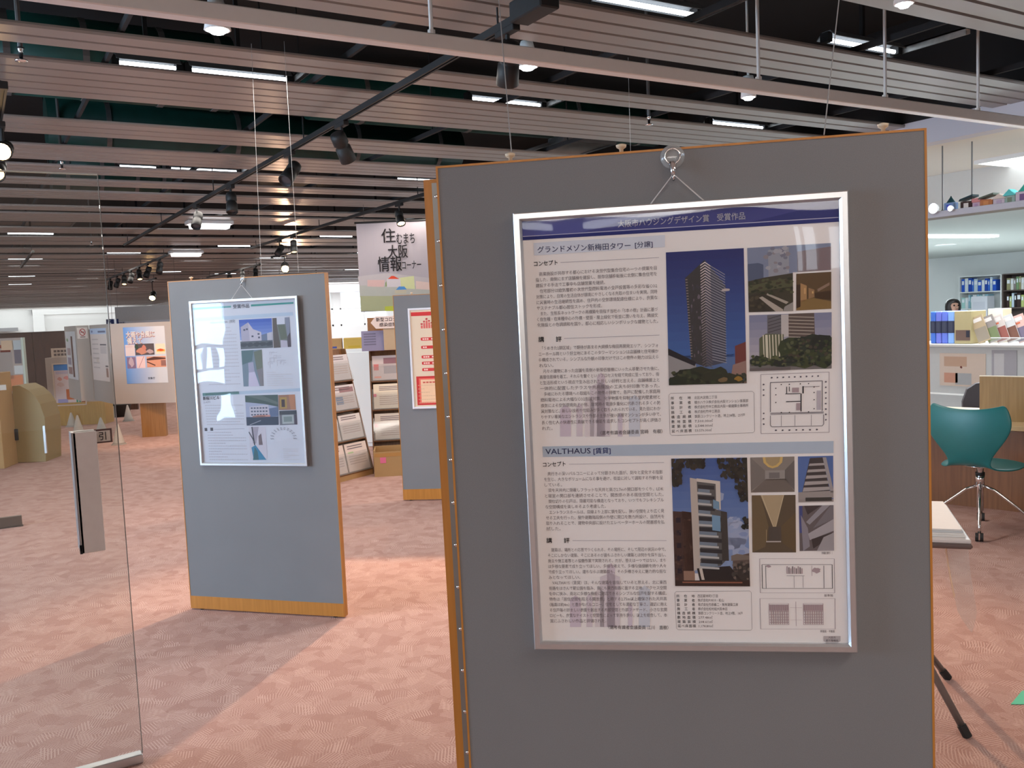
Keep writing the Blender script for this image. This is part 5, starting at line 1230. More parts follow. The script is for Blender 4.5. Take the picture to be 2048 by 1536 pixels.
o, w, h = pinned(mwB, x0, x1, zt-.80, zt-.05, 'white poster with pale blue header on the second leaf of the zigzag screen')
b = MB(); b.box(0, w, -.003, 0, 0, h); b.build('sheet', ink(226, 214, 210), o)
q = Pic([(0, h), (w, h), (w, 0), (0, 0)], -.004); q.r((186, 206, 236), 0, 0, 1, .11).r((110, 120, 150), .5, .05, .95, .085, 2).r((120, 130, 170), .08, .04, .18, .08, 2).r((96, 92, 100), .58, .30, .95, .325, 2).r((206, 196, 196), .58, .34, .95, .48, 2).r((220, 206, 196), .3, .55, .45, .66, 2).r((120, 110, 110), .82, .70, .98, .73, 2).r((160, 130, 120), .84, .75, .96, .92, 2)
for k in range(7): q.r((200, 188, 186), .1, .2+.09*k, .48, .225+.09*k, 2)
q.build('printed_artwork', o)
mwC, wC = leaf_mw[2]
o, w, h = pinned(mwC, wC*.08, wC*.08+.15, zt-.19, zt-.03, 'small no smoking sign on the third leaf of the zigzag screen')
b = MB(); b.box(0, w, -.003, 0, 0, h); b.build('sheet', ink(222, 212, 206), o)
q = Pic([(0, h), (w, h), (w, 0), (0, 0)], -.004)
for k in range(16):
    t0, t1 = 2*PI*k/16, 2*PI*(k+1)/16; q.line((170, 60, 60), (.5+.27*math.cos(t0), .42+.30*math.sin(t0)), (.5+.27*math.cos(t1), .42+.30*math.sin(t1)), .07, 2)
q.line((170, 60, 60), (.3, .22), (.7, .62), .07, 2).r((120, 90, 84), .34, .38, .68, .46, 1).r((130, 110, 106), .25, .82, .75, .90, 2); q.build('printed_artwork', o)
mwD, wD = leaf_mw[3]
o, w, h = pinned(mwD, .08, wD-.1, zt-.80, zt-.08, 'tall photo poster on the last leaf of the zigzag screen')
b = MB(); b.box(0, w, -.003, 0, 0, h); b.build('sheet', ink(206, 206, 210), o)
q = Pic([(0, h), (w, h), (w, 0), (0, 0)], -.004); q.r((110, 76, 66), .55, .10, .72, .95).blob((120, 150, 110), .2, .18, .1, .04, 2).r((170, 150, 150), .1, .35, .45, .5).r((150, 140, 156), .1, .55, .45, .7).r((150, 120, 116), .1, .75, .5, .9); q.build('printed_artwork', o)
# cabinet sign with recessed poster
q0 = at(150, 850, z=0)
d0 = (q0-CP).dot(CF)
MWS = Matrix.Translation(q0) @ Matrix.Rotation(-YAW+.06, 4, 'Z'); LS = locator(MWS)
sg = thing('display_cabinet', None, 0, 'beige cabinet with blue-headed poster window and yellow wooden plinth', 'display cabinet', None, MWS)
xl, xr = LS(95, 780)[0], LS(208, 780)[0]; zt_ = LS(96, 716)[1]; zp = LS(120, 806)[1]
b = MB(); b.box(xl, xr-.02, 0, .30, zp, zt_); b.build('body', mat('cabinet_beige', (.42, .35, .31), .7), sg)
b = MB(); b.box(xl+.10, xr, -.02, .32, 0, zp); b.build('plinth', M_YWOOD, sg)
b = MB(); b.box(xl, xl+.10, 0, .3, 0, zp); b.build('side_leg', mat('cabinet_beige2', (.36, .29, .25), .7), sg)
wl, wr, wt, wb_ = LS(107, 760)[0], LS(171, 760)[0], LS(110, 727)[1], LS(115, 816)[1]+.03
b = MB()
for (a, c, e, f_) in ((wl, wr, wb_, wb_+.018), (wl, wr, wt-.018, wt), (wl, wl+.018, wb_, wt), (wr-.018, wr, wb_, wt)): b.box(a, c, -.025, 0, e, f_)
b.build('window_frame', ink(206, 186, 170), sg)
q = Pic([(wl+.018, wt-.018), (wr-.018, wt-.018), (wr-.018, wb_+.018), (wl+.018, wb_+.018)], -.002)
q.r((214, 196, 196), 0, 0, 1, 1).r((70, 134, 206), 0, 0, 1, .15, 2).r((190, 178, 196), .05, .17, .95, .24, 2).blob((206, 150, 140), .18, .36, .09, .05, 3).blob((220, 150, 146), .42, .34, .12, .05, 3).blob((206, 176, 170), .2, .50, .14, .06, 3).r((196, 110, 60), .36, .62, .62, .88, 3).r((160, 156, 200), .06, .86, .4, .96, 3).r((60, 150, 120), .68, .78, .74, .98, 3).r((60, 150, 120), .77, .78, .83, .98, 3).r((150, 86, 60), .84, .72, 1, 1, 2)
q.build('poster', sg)
hl, hr, ht, hb = LS(101, 705)[0], LS(168, 705)[0], LS(101, 697)[1], zt_
b = MB(); b.box(hl, hr, .02, .05, hb, ht); b.build('header_board', ink(206, 190, 176), sg)
q = Pic([(hl, ht), (hr, ht), (hr, hb), (hl, hb)], .018)
for v in (.2, .58):
    for k in range(8): q.r((110, 98, 96), .08+.105*k, v, .16+.105*k, v+.24)
q.build('header_print', sg)
# brown partition
q = at(80, 800, d=16.6)
o = thing('partition', (q.x, q.y, 0), -YAW, 'dark brown wooden partition at the back left, behind the cabinet sign', 'partition')
for k in range(6):
    b = MB(); b.box(-1.9+.62*k, -1.29+.62*k, 0, .05, 0, 1.50, 0, .004); b.build('panel', M_BROWNWALL, o)
b = MB(); b.box(-1.9, 1.82, -.01, .06, 1.50, 1.52); b.build('cap', M_BROWNWALL, o)
# notice board with white edge
q = at(20, 800, d=13.2)
MWN = Matrix.Translation((q.x, q.y, 0)) @ Matrix.Rotation(-YAW, 4, 'Z'); LN = locator(MWN)
o = thing('notice_board', None, 0, 'white-edged board with faded posters standing before the brown partition', 'board', None, MWN)
xr = LN(50, 740)[0]; z1_, z0_ = LN(45, 675)[1], LN(50, 786)[1]
b = MB(); b.box(xr-.9, xr, 0, .04, z0_, z1_); b.build('sheet_board', ink(190, 176, 168), o)
b = MB(); b.box(xr-.02, xr+.01, -.012, .05, 0, z1_); b.box(xr-.9, xr-.87, -.012, .05, 0, z1_); b.build('edge_post', ink(214, 226, 214), o)
q = Pic([(xr-.42, z1_-.02), (xr-.02, z1_-.02), (xr-.02, z0_+.02), (xr-.42, z0_+.02)], -.001)
q.r((224, 196, 166), .25, .02, .7, .2).r((150, 70, 50), .1, .1, .25, .16).r((120, 60, 46), .2, .2, .58, .24).r((176, 166, 160), .0, .24, .62, .75).r((196, 206, 210), .66, .02, .98, .2).r((126, 120, 130), .7, .2, .95, .46).r((226, 150, 110), .45, .68, .95, .98).r((220, 224, 224), .66, .5, .98, .66); q.build('printed_artwork', o)
# rounded brown end panel and the carton beside it
q0 = at(60, 925, z=0)
MWC = Matrix.Translation(q0) @ Matrix.Rotation(-YAW+.1, 4, 'Z'); LC = locator(MWC)
o = thing('rounded_stand', None, 0, 'brown stand with rounded shoulder beyond the glass door', 'stand', None, MWC)
pl = [LC(*k) for k in ((34, 925), (24, 772), (38, 771), (56, 780), (70, 793), (80, 808), (89, 835), (91, 860), (92, 925))]
pl = [(x, max(z, 0.0)) for x, z in pl]
b = MB(); b.prism(pl, 0, .45); b.build('body', mat('stand_brown', (.27, .19, .075), .55, var=.06), o)
b = MB(); xx = LC(91, 890)[0]; b.box(xx-.012, xx+.012, -.01, .015, .10, .42); b.build('metal_edge', M_ALU, o)
b = MB(); a, c = LC(28, 858), LC(38, 880); b.box(a[0], c[0], -.03, 0, c[1], a[1], 0, .004); b.build('latch', M_BLACK, o)
q0 = at(0, 938, z=0); MWK = Matrix.Translation(q0) @ Matrix.Rotation(-YAW+.16, 4, 'Z'); LK = locator(MWK)
o = thing('tall_carton', None, 0, 'tall brown carton at the picture edge beside the rounded stand', 'box', None, MWK)
xr, zt2 = LK(19, 850)[0]-.09, LK(10, 746)[1]
b = MB(); b.box(xr-.55, xr, 0, .4, 0, zt2, 0, .004); b.build('box_body', M_CARD, o)
b = MB(); a, c = LK(0, 770), LK(13, 780); b.box(xr-.3, c[0], -.002, 0, c[1], a[1]); b.build('label', ink(190, 180, 170), o)
# low dark plate on the carpet
a, c = at(0, 1058, z=0), at(45, 1052, z=0); d = a-c
o = thing('floor_plate', c, math.atan2((c-a).y, (c-a).x), 'low dark brown metal plate standing on the carpet beyond the glass', 'floor fitting')
b = MB(); b.box(-.35, 0, 0, .03, 0, .085, 0, .003); b.build('plate', mat('bronze', (.11, .085, .07), .45, .3), o)
b = MB(); b.box(-.36, .006, -.008, .038, 0, .008); b.build('foot_strip', mat('bronze_dark', (.06, .05, .045), .45, .3), o)
# cones
M_CONE = mat('cone_grey', (.40, .355, .31), .7, var=.04)
for (px, py), h, lb in (((238, 889), .27, 'largest white paper cone, in line with the glass door edge'), ((203, 862), .20, 'small white cone right behind the pull sign'), ((157, 864), .25, 'white cone directly over the push plate of the glass door'), ((144, 853), .22, 'white cone in front of the yellow plinth'), ((257, 842), .26, 'white cone beside the dark plant pot')):
    q = at(px, py, z=0)
    o = thing('small_cone', q, 0, lb, 'cone', 'small white cones on the carpet')
    b = MB(); b.lathe([(.085, .012), (.07, .03), (.012, h), (.004, h+.004)], n=18); b.build('cone_body', M_CONE, o, True)
    b = MB(); b.lathe([(.095, 0), (.095, .010), (.085, .012)], n=18); b.build('base', M_CONE, o)
q = at(243, 833, z=0)
o = thing('plant_pot', q, 0, 'dark tapering plant pot under the zigzag screen', 'pot')
b = MB(); b.lathe([(.13, 0), (.17, .20), (.18, .205), (.18, .225), (.165, .225), (.15, .19)], n=20); b.build('pot', mat('pot_dark', (.02, .022, .02), .5), o, True)
b = MB(); b.lathe([(.155, .19), (.002, .195)], n=20); b.build('soil', mat('soil', (.03, .02, .012), .95), o)
q = at(214, 838, z=0)
o = thing('paper_pile', q, -YAW, 'grey pile of papers on the carpet left of the plant pot', 'papers')
for k in range(6): b = MB(); b.box(-.09+.004*(k % 2), .09, -.1, .1, .035*k, .035*k+.032); b.build('bundle', ink(170-6*(k % 2), 164, 158), o)
# grey hanging sign and the navy number sign
q = at(285, 632, d=18.0)
o = thing('hanging_sign', q, -YAW, 'wide grey sign board hanging above the zigzag screen', 'sign')
b = MB(); b.box(-.55, .75, 0, .04, -.19, .20); b.build('board', mat('sign_grey', (.30, .29, .29), .5), o)
b = MB(); b.box(-.55, .75, -.002, 0, -.19, -.09); b.build('text_strip', ink(170, 170, 178), o)
tag(fine_print(lambda x, y_: (x, y_), (-.50, -.115), (-.50, -.150), (-.28, -.115), (-.12, -.150), 2, 'small_print', o, -.004, 3, h=.028, col=(96, 96, 108), cell=.045), kind='stuff')
for x in (-.5, .7): m = MB(); m.cyl((x, .02, .20), (x, .02, H-q.z), .004, n=6); m.build('cord', M_GALV, o)
q = at(224, 645, d=17.0)
o = thing('number_sign', q, -YAW, 'navy square sign with white numeral 6 hanging at the back', 'sign')
b = MB(); b.box(-.11, .04, 0, .03, -.075, .065); b.box(.085, .115, 0, .03, -.075, .065); b.build('board', ink(30, 38, 78), o)
b = MB(); b.text('6', -.085, -.005, .155, -.002, bold=.03, w=.075); b.build('numeral', ink(220, 226, 236), o)
b = MB(); b.box(.04, .085, .002, .028, -.075, .065); b.build('white_band', ink(226, 230, 236), o)
m = MB(); m.cyl((0, .015, .065), (0, .015, H-q.z), .004, n=6); m.build('cord', M_GALV, o)

# ================================================================ RIGHT: DESK, CHAIRS, COUNTER, OFFICE
A_ = Vector((5.73, 4.40, 0)); da = math.atan2(-.963, .27)
MWD = Matrix.Translation(A_) @ Matrix.Rotation(da, 4, 'Z'); LD = locator(MWD)
dk = thing('desk', None, 0, 'long brown desk with pale wooden top behind the teal chair', 'desk', None, MWD)
inv = MWD.inverted(); e0 = inv @ at(2040, 863, z=.60)
ov = e0.y
b = MB(); b.box(0, 2.6, 0, .022, .0, .60); b.build('modesty_panel', M_DKWOOD, dk)
b = MB(); b.box(-.05, 2.65, ov, .62, .60, .632, 0, .003); b.build('desk_top', mat('pale_wood_top', (.56, .42, .24), .45, var=.06, scale=12), dk)
for x in (-.02, 2.58):
    b = MB(); b.box(x, x+.04, .022, .58, 0, .60); b.build('end_panel', M_DKWOOD, dk)
# wooden divider standing on the desk
q = inv @ at(1959, 840, z=.633)
o = thing('desk_divider', None, 0, 'upright plain wooden board standing on the pale desk top', 'divider', None, MWD @ Matrix.Translation((q.x, q.y, .6325)))
hh = .30
b = MB(); b.box(0, 1.15, 0, .02, 0, hh); b.build('board', wood('divider_wood', (.27, .165, .06), (.35, .22, .085), .5), o)
b = MB(); b.box(-.001, 1.151, -.001, .021, hh, hh+.006); b.build('top_edge', ink(226, 214, 190), o)
b = MB(); b.box(.02, .14, -.06, .08, 0, .006); b.box(1.0, 1.12, -.06, .08, 0, .006); b.build('foot_plate', M_ALU, o)
# grey swivel chair beyond the desk
def grey_chair(x, y, ang, z_off, label):
    o = thing('office_chair', (x, y, 0), ang, label, 'chair')
    b = MB(); n = 9
    prof = [(-.20, 0), (-.235, .12), (-.24, .25), (-.20, .38), (-.12, .44), (0, .455)]
    prof = prof+[(-u, v) for u, v in prof[-2::-1]]
    b.prism([(u, v+.50) for u, v in prof][::-1], 0, .05); b.build('backrest', mat('dark_grey_mesh', (.085, .08, .09), .6), o)
    b = MB(); b.box(-.23, .23, .05, .50, .42, .48, 0, .02); b.build('seat', mat('dark_grey_mesh', (.085, .08, .09), .6), o)
    b = MB(); b.cyl((0, .25, .1), (0, .25, .42), .025, n=12); b.build('column', M_CHROME, o)
    for k in range(5):
        t = 2*PI*k/5
        b = MB(); b.tube([(0, .25, .13), (.27*math.cos(t), .25+.27*math.sin(t), .075)], [.022, .015]); b.cyl((.27*math.cos(t)-.02, .25+.27*math.sin(t), .03), (.27*math.cos(t)+.02, .25+.27*math.sin(t), .03), .03, n=10); b.build('leg', M_TRACK, o)
    return o
q = at(1981, 800, d=7.4)
gc = grey_chair(q.x, q.y, -YAW-.25, 0, 'dark grey chair with rounded back beyond the wooden divider'); gc.scale = (.88, .88, .80)
# teal shell chair
fa = math.radians(12.0)
q = at(1958, 1005, d=5.62)
tc_ = thing('swivel_chair', (q.x, q.y, 0), fa-PI/2, 'teal moulded shell chair on a chrome swivel base, back turned', 'chair')
# local: +y is the way the chair faces; back at -y
def shell():
    prof = [(-.215, .80), (-.222, .74), (-.225, .67), (-.222, .60), (-.212, .54), (-.198, .49), (-.170, .455), (-.12, .437), (-.04, .432), (.05, .436), (.13, .442), (.19, .440), (.225, .422)]
    wid = [.215, .254, .246, .205, .160, .126, .120, .170, .222, .238, .234, .215, .175]
    n = 14; vs = []; fs = []
    for (y, z), w in zip(prof, wid):
        for i in range(n+1):
            t = -1+2*i/n
            crv = .035*(t*t) if z > .47 else 0
            dz = (.022*(t*t)-.012 if z > .78 else 0)
            edge = -.02*abs(t)**3 if z < .46 else 0
            vs.append((w*t, y+crv*.9, z+dz*0+edge+(.036*abs(t)**2.2 if z > .76 else 0)))
    m = len(prof)
    for j in range(m-1):
        for i in range(n): fs.append((j*(n+1)+i, j*(n+1)+i+1, (j+1)*(n+1)+i+1, (j+1)*(n+1)+i))
    return vs, fs
b = MB(); b.add(*shell())
M_TEAL = mat('teal_lacquer', (.006, .145, .150), .36, var=.05)
o = b.build('shell', M_TEAL, tc_, True)
sm = o.modifiers.new('s', 'SOLIDIFY'); sm.thickness = .013; sm.offset = 0
ss = o.modifiers.new('ss', 'SUBSURF'); ss.levels = 1; ss.render_levels = 2
b = MB(); b.cyl((0, .02, .13), (0, .02, .425), .020, n=14); b.cyl((0, .02, .30), (0, .02, .36), .027, n=14); b.lathe([(.03, .41), (.10, .418), (.10, .424)], (0, .02, 0), 16); b.build('column', M_CHROME, tc_, True)
b = MB(); b.cyl((0, .02, .355), (0, .02, .375), .0275, n=14); b.build('collar', M_TRACK, tc_, True)
for k in range(4):
    t = math.radians(18+90*k)
    c_, s_ = math.cos(t), math.sin(t)
    lg = MB(); lg.tube([(.015*c_, .02+.015*s_, .29), (.08*c_, .02+.08*s_, .262), (.20*c_, .02+.20*s_, .165), (.275*c_, .02+.275*s_, .098), (.283*c_, .02+.283*s_, .05)], .0095, 8); g = lg.build('leg', M_CHROME, tc_, True)
    b = MB(); x, y = .283*c_, .02+.283*s_
    for sgn in (-1, 1): b.cyl((x+sgn*.004*s_, y-sgn*.004*c_, .026), (x+sgn*.022*s_, y-sgn*.022*c_, .026), .026, n=14)
    b.build('caster', M_TRACK, g)
# counter with books and brochures
CX = 8.0
ct = thing('counter', (CX, 4.6, 0), 0, 'grey service counter with pinned sheets below the row of blue binders', 'counter')
b = MB(); b.box(0, .55, -1.6, 1.7, 0, 1.0); b.build('body', mat('counter_grey', (.43, .43, .42), .6, var=.03), ct)
b = MB(); b.box(-.02, .57, -1.62, 1.72, 1.0, 1.025, 0, .003); b.build('counter_top', mat('counter_top', (.48, .46, .43), .4), ct)
b = MB(); b.box(-.012, -.006, -1.6, 1.7, .54, .555); b.build('white_strip', ink(230, 230, 226), ct)
MWX = Matrix.Translation((CX, 4.6, 0)) @ Matrix.Rotation(-PI/2, 4, 'Z'); LX = locator(MWX)
def onc(px0, px1, py0, py1):
    a, c = LX(px0, py0), LX(px1, py1); return a[0], c[0], c[1], a[1]
for k, (r_, c, mk, lb) in enumerate((((1880, 1972, 706, 775), (186, 168, 154), [((170, 140, 120), .1, .1, .6, .4), ((150, 150, 150), .35, .6, .7, .95), ((176, 130, 110), .1, .6, .4, .9)], 'beige sheet pinned under the blue binders'), ((1984, 2034, 700, 770), (150, 146, 150), [((176, 172, 172), .1, .1, .5, .8)], 'grey sheet in a clear pocket beside the beige one on the counter'))):
    x0, x1, z0, z1 = onc(*r_)
    o = thing('notice_sheet', None, 0, lb, 'poster', None, MWX @ Matrix.Translation((x0, -.001, z0)))
    b = MB(); b.box(0, x1-x0, -.004, 0, 0, z1-z0); b.build('sheet', ink(*c), o)
    q = Pic([(0, z1-z0), (x1-x0, z1-z0), (x1-x0, 0), (0, 0)], -.0045)
    for m_ in mk: q.r(m_[0], *m_[1:])
    if k == 0: q.blob((96, 50, 44), .48, .42, .03, .04, 3)
    q.build('printed_artwork', o)
mwT = MWX @ Matrix.Translation((0, .10, 1.026))
LT = locator(MWX @ Matrix.Translation((0, .10, 0)))
names4 = ('leftmost', 'second', 'third', 'rightmost')
for k, (p0, p1) in enumerate(((1861, 1871), (1871.5, 1882.5), (1883, 1895), (1895.5, 1909))):
    x0, x1 = LT(p0, 660)[0], LT(p1, 660)[0]; h = LT(1880, 623)[1]-1.026
    o = thing('binder', None, 0, '%s of the four blue binders on the grey counter' % names4[k], 'binder', 'blue binders on the counter', mwT @ Matrix.Translation((x0, 0, 0)))
    w = x1-x0-.003
    b = MB(); b.box(0, w, 0, .24, 0, h, 0, .006); b.build('cover', ink(*((70, 110, 196), (110, 120, 206), (100, 120, 210), (130, 168, 226))[k]), o)
    b = MB(); b.box(-.0005, w+.0005, -.0015, .10, h*.33, h*.70); b.build('spine_band', ink(50, 54, 74), o)
    b = MB(); b.box(w*.2, w*.8, -.0025, 0, h*.36, h*.67); b.build('spine_label', ink(64, 68, 84), o)
x0, x1 = LT(1911, 660)[0], LT(1944, 660)[0]; h = LT(1930, 622)[1]-1.026
o = thing('box_file', None, 0, 'olive box file with dark lower label beside the blue binders', 'box file', None, mwT @ Matrix.Translation((x0, -.02, 0)))
b = MB(); b.box(0, x1-x0, 0, .25, 0, h, 0, .004); b.build('cover', ink(168, 156, 118), o)
b = MB(); b.box(.015, x1-x0-.006, -.002, 0, h*.10, h*.42); b.build('label', ink(104, 84, 76), o)
b = MB(); b.box(x1-x0-.045, x1-x0-.010, -.003, -.001, h*.20, h*.40); b.build('dark_patch', ink(50, 50, 60), o)
for k, (p0, c, c2, lb) in enumerate(((1956, (180, 160, 130), (150, 140, 126), 'tan leaning brochure next to the box file'), (1974, (150, 142, 138), (120, 132, 96), 'grey leaning brochure with green foot'), (1990, (206, 196, 190), (150, 92, 84), 'pale leaning brochure with red lower photo'), (2008, (206, 206, 206), (120, 84, 72), 'white-headed leaning brochure with brown photo'), (2028, (216, 180, 170), (120, 110, 130), 'leaning brochure with orange heading'), (2050, (190, 186, 180), (120, 110, 96), 'leaning brochure cut by the picture edge'))):
    x0 = LT(p0, 684)[0]
    o = thing('brochure', None, 0, lb, 'brochure', 'leaning brochures on the counter', mwT @ Matrix.Translation((x0+.05, .02+.018*k, 0)) @ Matrix.Rotation(math.radians(-20), 4, 'Y'))
    b = MB(); b.box(-.05, .07, 0, .008, 0.018, .27); b.build('cover', ink(*c), o)
    q = Pic([(-.05, .27), (.07, .27), (.07, .018), (-.05, .018)], -.001)
    q.r(c2, .0, .45, 1, .95).r((226, 220, 216), .15, .08, .85, .22)
    if k in (2, 4): q.r((206, 110, 80), .1, .26, .6, .32, 2)
    q.build('printed_cover', o)
o = thing('brochure_stand', None, 0, 'low clear stand lip in front of the leaning brochures', 'stand', None, mwT @ Matrix.Translation((LT(1985, 684)[0], -.03, 0)))
b = MB(); b.box(0, .9, 0, .004, 0, .055); b.build('clear_lip', M_POCKET, o)
b = MB(); b.box(0, .9, -.002, .006, .055, .062); b.build('lip_edge', ink(226, 230, 236), o)
q0, q1 = LT(1944, 612), LT(1974, 640)
o = thing('white_carton', None, 0, 'cream carton behind the leaning brochures on the counter', 'box', None, MWX @ Matrix.Translation((q0[0], .36, 1.026)))
b = MB(); b.box(0, q1[0]-q0[0], 0, .15, 0, .32, 0, .004); b.build('box_body', ink(226, 214, 186), o)
b = MB(); b.box(.01, q1[0]-q0[0]-.01, -.002, 0, .18, .26); b.build('label', ink(214, 206, 190), o)
# hanging shelf with small model houses
SX = 7.0
MWH = Matrix.Translation((SX, 4.0, 0)) @ Matrix.Rotation(-PI/2, 4, 'Z'); LH = locator(MWH)
zt_s = (LH(1900, 424)[1]+LH(2040, 397)[1])/2; zb_s = (LH(1900, 430+4)[1]+LH(2040, 412)[1])/2
sh = thing('hanging_shelf', None, 0, 'grey shelf hung on thin rods, carrying tiny model houses', 'shelf', None, MWH)
xl = LH(1866, 430)[0]
b = MB(); b.box(xl-.35, 2.2, 0, .34, zb_s+.012, zt_s-.006); b.build('shelf_board', mat('shelf_brown', (.16, .115, .08), .6), sh)
b = MB(); b.box(xl-.35, 2.2, -.014, 0, zb_s, zt_s, 0, .002); b.build('fascia', mat('fascia_lilac', (.40, .40, .46), .5), sh)
for px, yy in ((1885, .06), (1944, .12)):
    x = locator(MWH @ Matrix.Translation((0, yy, 0)))(px, 350)[0]
    m = MB(); m.cyl((x, yy, zt_s-.01), (x, yy, 2.737), .006, n=8); m.cyl((x, yy, zt_s-.008), (x, yy, zt_s+.012), .012, n=10); m.build('rod', M_GALV, sh)
def model(px, w, h, cols, label, roof='gable'):
    x = LH(px, 400)[0]
    o = thing('model_house', None, 0, label, 'ornament', 'small models on the hanging shelf', MWH @ Matrix.Translation((x, .07, zt_s-.005)))
    b = MB(); b.box(-w/2, w/2, -.035, .035, 0, h*.55, 0, .003); b.build('walls', ink(*cols[0]), o)
    b = MB()
    if roof == 'gable': b.prism([(-w*.62, h*.55), (w*.62, h*.55), (0, h)], -.045, .045)
    elif roof == 'cone': b.lathe([(w*.45, h*.55), (w*.32, h*.68), (w*.1, h*.9), (.003, h)], n=14)
    elif roof == 'slope': b.prism([(-w*.6, h*.6), (w*.6, h*.85), (w*.6, h), (-w*.5, h*.75)], -.045, .045)
    else: b.box(-w*.55, w*.55, -.04, .04, h*.55, h, 0, .004)
    b.build('roof', ink(*cols[1]), o)
    b = MB(); b.box(-w*.2, w*.2, -.037, -.034, h*.08, h*.42); b.build('doorway', ink(*cols[2]), o)
    return o
model(1892, .085, .125, ((110, 136, 176), (24, 60, 66), (60, 70, 180)), 'blue model tower with dark green cone roof on the shelf', 'cone')
model(1927, .10, .11, ((60, 40, 38), (30, 50, 56), (206, 196, 190)), 'dark model gateway with pale opening on the shelf', 'slope')
model(1947, .065, .075, ((190, 160, 176), (196, 130, 130), (170, 140, 170)), 'tiny pink model house on the shelf', 'flat')
model(1967, .105, .10, ((176, 110, 70), (80, 90, 80), (196, 130, 80)), 'orange model house with green flat roof on the shelf', 'slope')
model(1993, .10, .085, ((196, 180, 190), (206, 190, 180), (180, 160, 180)), 'pale lilac model house on the shelf')
model(2014, .085, .11, ((150, 170, 160), (90, 190, 190), (120, 130, 110)), 'turquoise-roofed model house on the shelf')
model(2040, .11, .145, ((196, 180, 190), (60, 170, 150), (120, 90, 130)), 'model house with a green flag on the shelf near the picture edge', 'cone')
for px, py, r_, lb in ((1873, 417, .050, 'bright round reflection spot at the left end of the hanging shelf'), (1907, 417, .026, 'small bright reflection spot on the hanging shelf front below the blue model')):  # glowing discs added for the bright reflections on the shelf front
    x, z = LH(px, py)
    o = thing('glint_disc', None, 0, lb, 'reflection', None, MWH @ Matrix.Translation((x, -.016, z)))
    b = MB(); b.lathe([(r_*.5, 0), (r_*.8, .012), (r_, .03), (r_*.94, .03)], n=18); k = b.build('cup', M_ALU, o, True); k.rotation_euler = (PI/2, 0, 0)
    b = MB(); b.lathe([(r_*.92, .028), (r_*.6, .034), (.002, .036)], n=18); k = b.build('lens', E_LED, o, True); k.rotation_euler = (PI/2, 0, 0)
# office ceiling lights
q = at(2012, 316, z=2.735)
a, c, e = at(1957, 321, z=2.735), at(2060, 331, z=2.735), at(2000, 302, z=2.735)
o = thing('ceiling_panel_light', ((a.x+c.x)/2, a.y, 2.70), 0, 'large white light panel in the cream office ceiling', 'ceiling light')
w = c.x-a.x; dp = .55
b = MB(); b.box(-w/2, w/2, -dp, 0.0, 0, .006); b.build('diffuser', E_PANEL, o)
b = MB()
for r_ in ((-w/2-.03, w/2+.03, -dp-.03, -dp), (-w/2-.03, w/2+.03, 0, .03), (-w/2-.03, -w/2, -dp, 0), (w/2, w/2+.03, -dp, 0)): b.box(*r_, 0.002, .037)
b.build('frame', M_WHITE, o)
for (px0, px1, py), lb in (((1800, 1987, 473), 'long white ceiling tube in the back office, nearer one'), ((1790, 1957, 523), 'long white ceiling tube in the back office, farther one')):
    a, c = at(px0, py, z=2.40), at(px1, py, z=2.40)
    o = thing('ceiling_strip_light', ((a.x+c.x)/2, (a.y+c.y)/2, 2.385), math.atan2((c-a).y, (c-a).x), lb, 'ceiling light'); L = (c-a).length
    b = MB(); b.box(-L/2, L/2, -.09, .09, 0, .035, 0, .01); b.build('diffuser', E_SOFT, o)
    b = MB(); b.box(-L/2-.01, -L/2, -.1, .1, -.002, .035); b.box(L/2, L/2+.01, -.1, .1, -.002, .035); b.build('end_plate', M_WHITE, o)
q = at(1891, 490, z=2.415)
o = thing('round_downlight', q, 0, 'round glowing downlight in the back office ceiling', 'ceiling light')
b = MB(); b.lathe([(.001, -.004), (.17, -.004), (.17, .0)], n=24); b.build('diffuser', E_SOFT, o)
b = MB(); b.lathe([(.172, -.008), (.20, -.004), (.20, 0), (.172, 0)], n=24); b.build('ring', M_WHITE, o)
# bookcases at the back wall of the office
MWY = Matrix.Translation((20.6, 13.0, 0)) @ Matrix.Rotation(-PI/2, 4, 'Z'); LY = locator(MWY)
xl, xr = LY(1917, 620)[0], LY(2003, 620)[0]; ztop = LY(1960, 551)[1]
def case(x0, x1, label, m_):
    o = thing('bookcase', None, 0, label, 'bookcase', None, MWY)
    zs = [ztop-.02, ztop-.40, ztop-.80, ztop-1.2, ztop-1.6]
    b = MB(); b.box(x0, x1, .36, .38, 0, ztop); b.build('back_board', m_, o)
    for x in (x0, x1-.03): b = MB(); b.box(x, x+.03, 0, .36, 0, ztop); b.build('side_panel', m_, o)
    for z in zs: b = MB(); b.box(x0+.03, x1-.03, 0, .36, z, z+.025); b.build('shelf', m_, o)
    return zs
zs = case(xl, xr, 'white bookcase of blue binders at the back of the office', M_WHITE)
zs2 = case(xr+.01, xr+1.5, 'wider brown-backed bookcase beside the white one, cut by the picture edge', mat('case_brown', (.10, .07, .06), .6))
rn = random.Random(5)
def books(x0, x1, z, cols, group, what, wmin=.05, wmax=.10):
    x = x0; k = 0
    words_ = ('first', 'second', 'third', 'fourth', 'fifth', 'sixth', 'seventh', 'eighth', 'ninth', 'tenth', 'eleventh', 'twelfth')
    while x < x1-wmax and k < 12:
        w = rn.uniform(wmin, wmax); h = rn.uniform(.25, .33); cn, c = cols[k % len(cols)]
        o = thing('binder', None, 0, '%s %s binder from the left, %s' % (words_[k], cn, what), 'binder', group, MWY @ Matrix.Translation((x, .03, z+.026)))
        b = MB(); b.box(0, w-.006, 0, .24, 0, h, 0, .004); b.build('cover', ink(*c), o)
        b = MB(); b.box(.012, w-.018, -.002, 0, h*.55, h*.85); b.build('spine_label', ink(226, 230, 236), o)
        x += w; k += 1
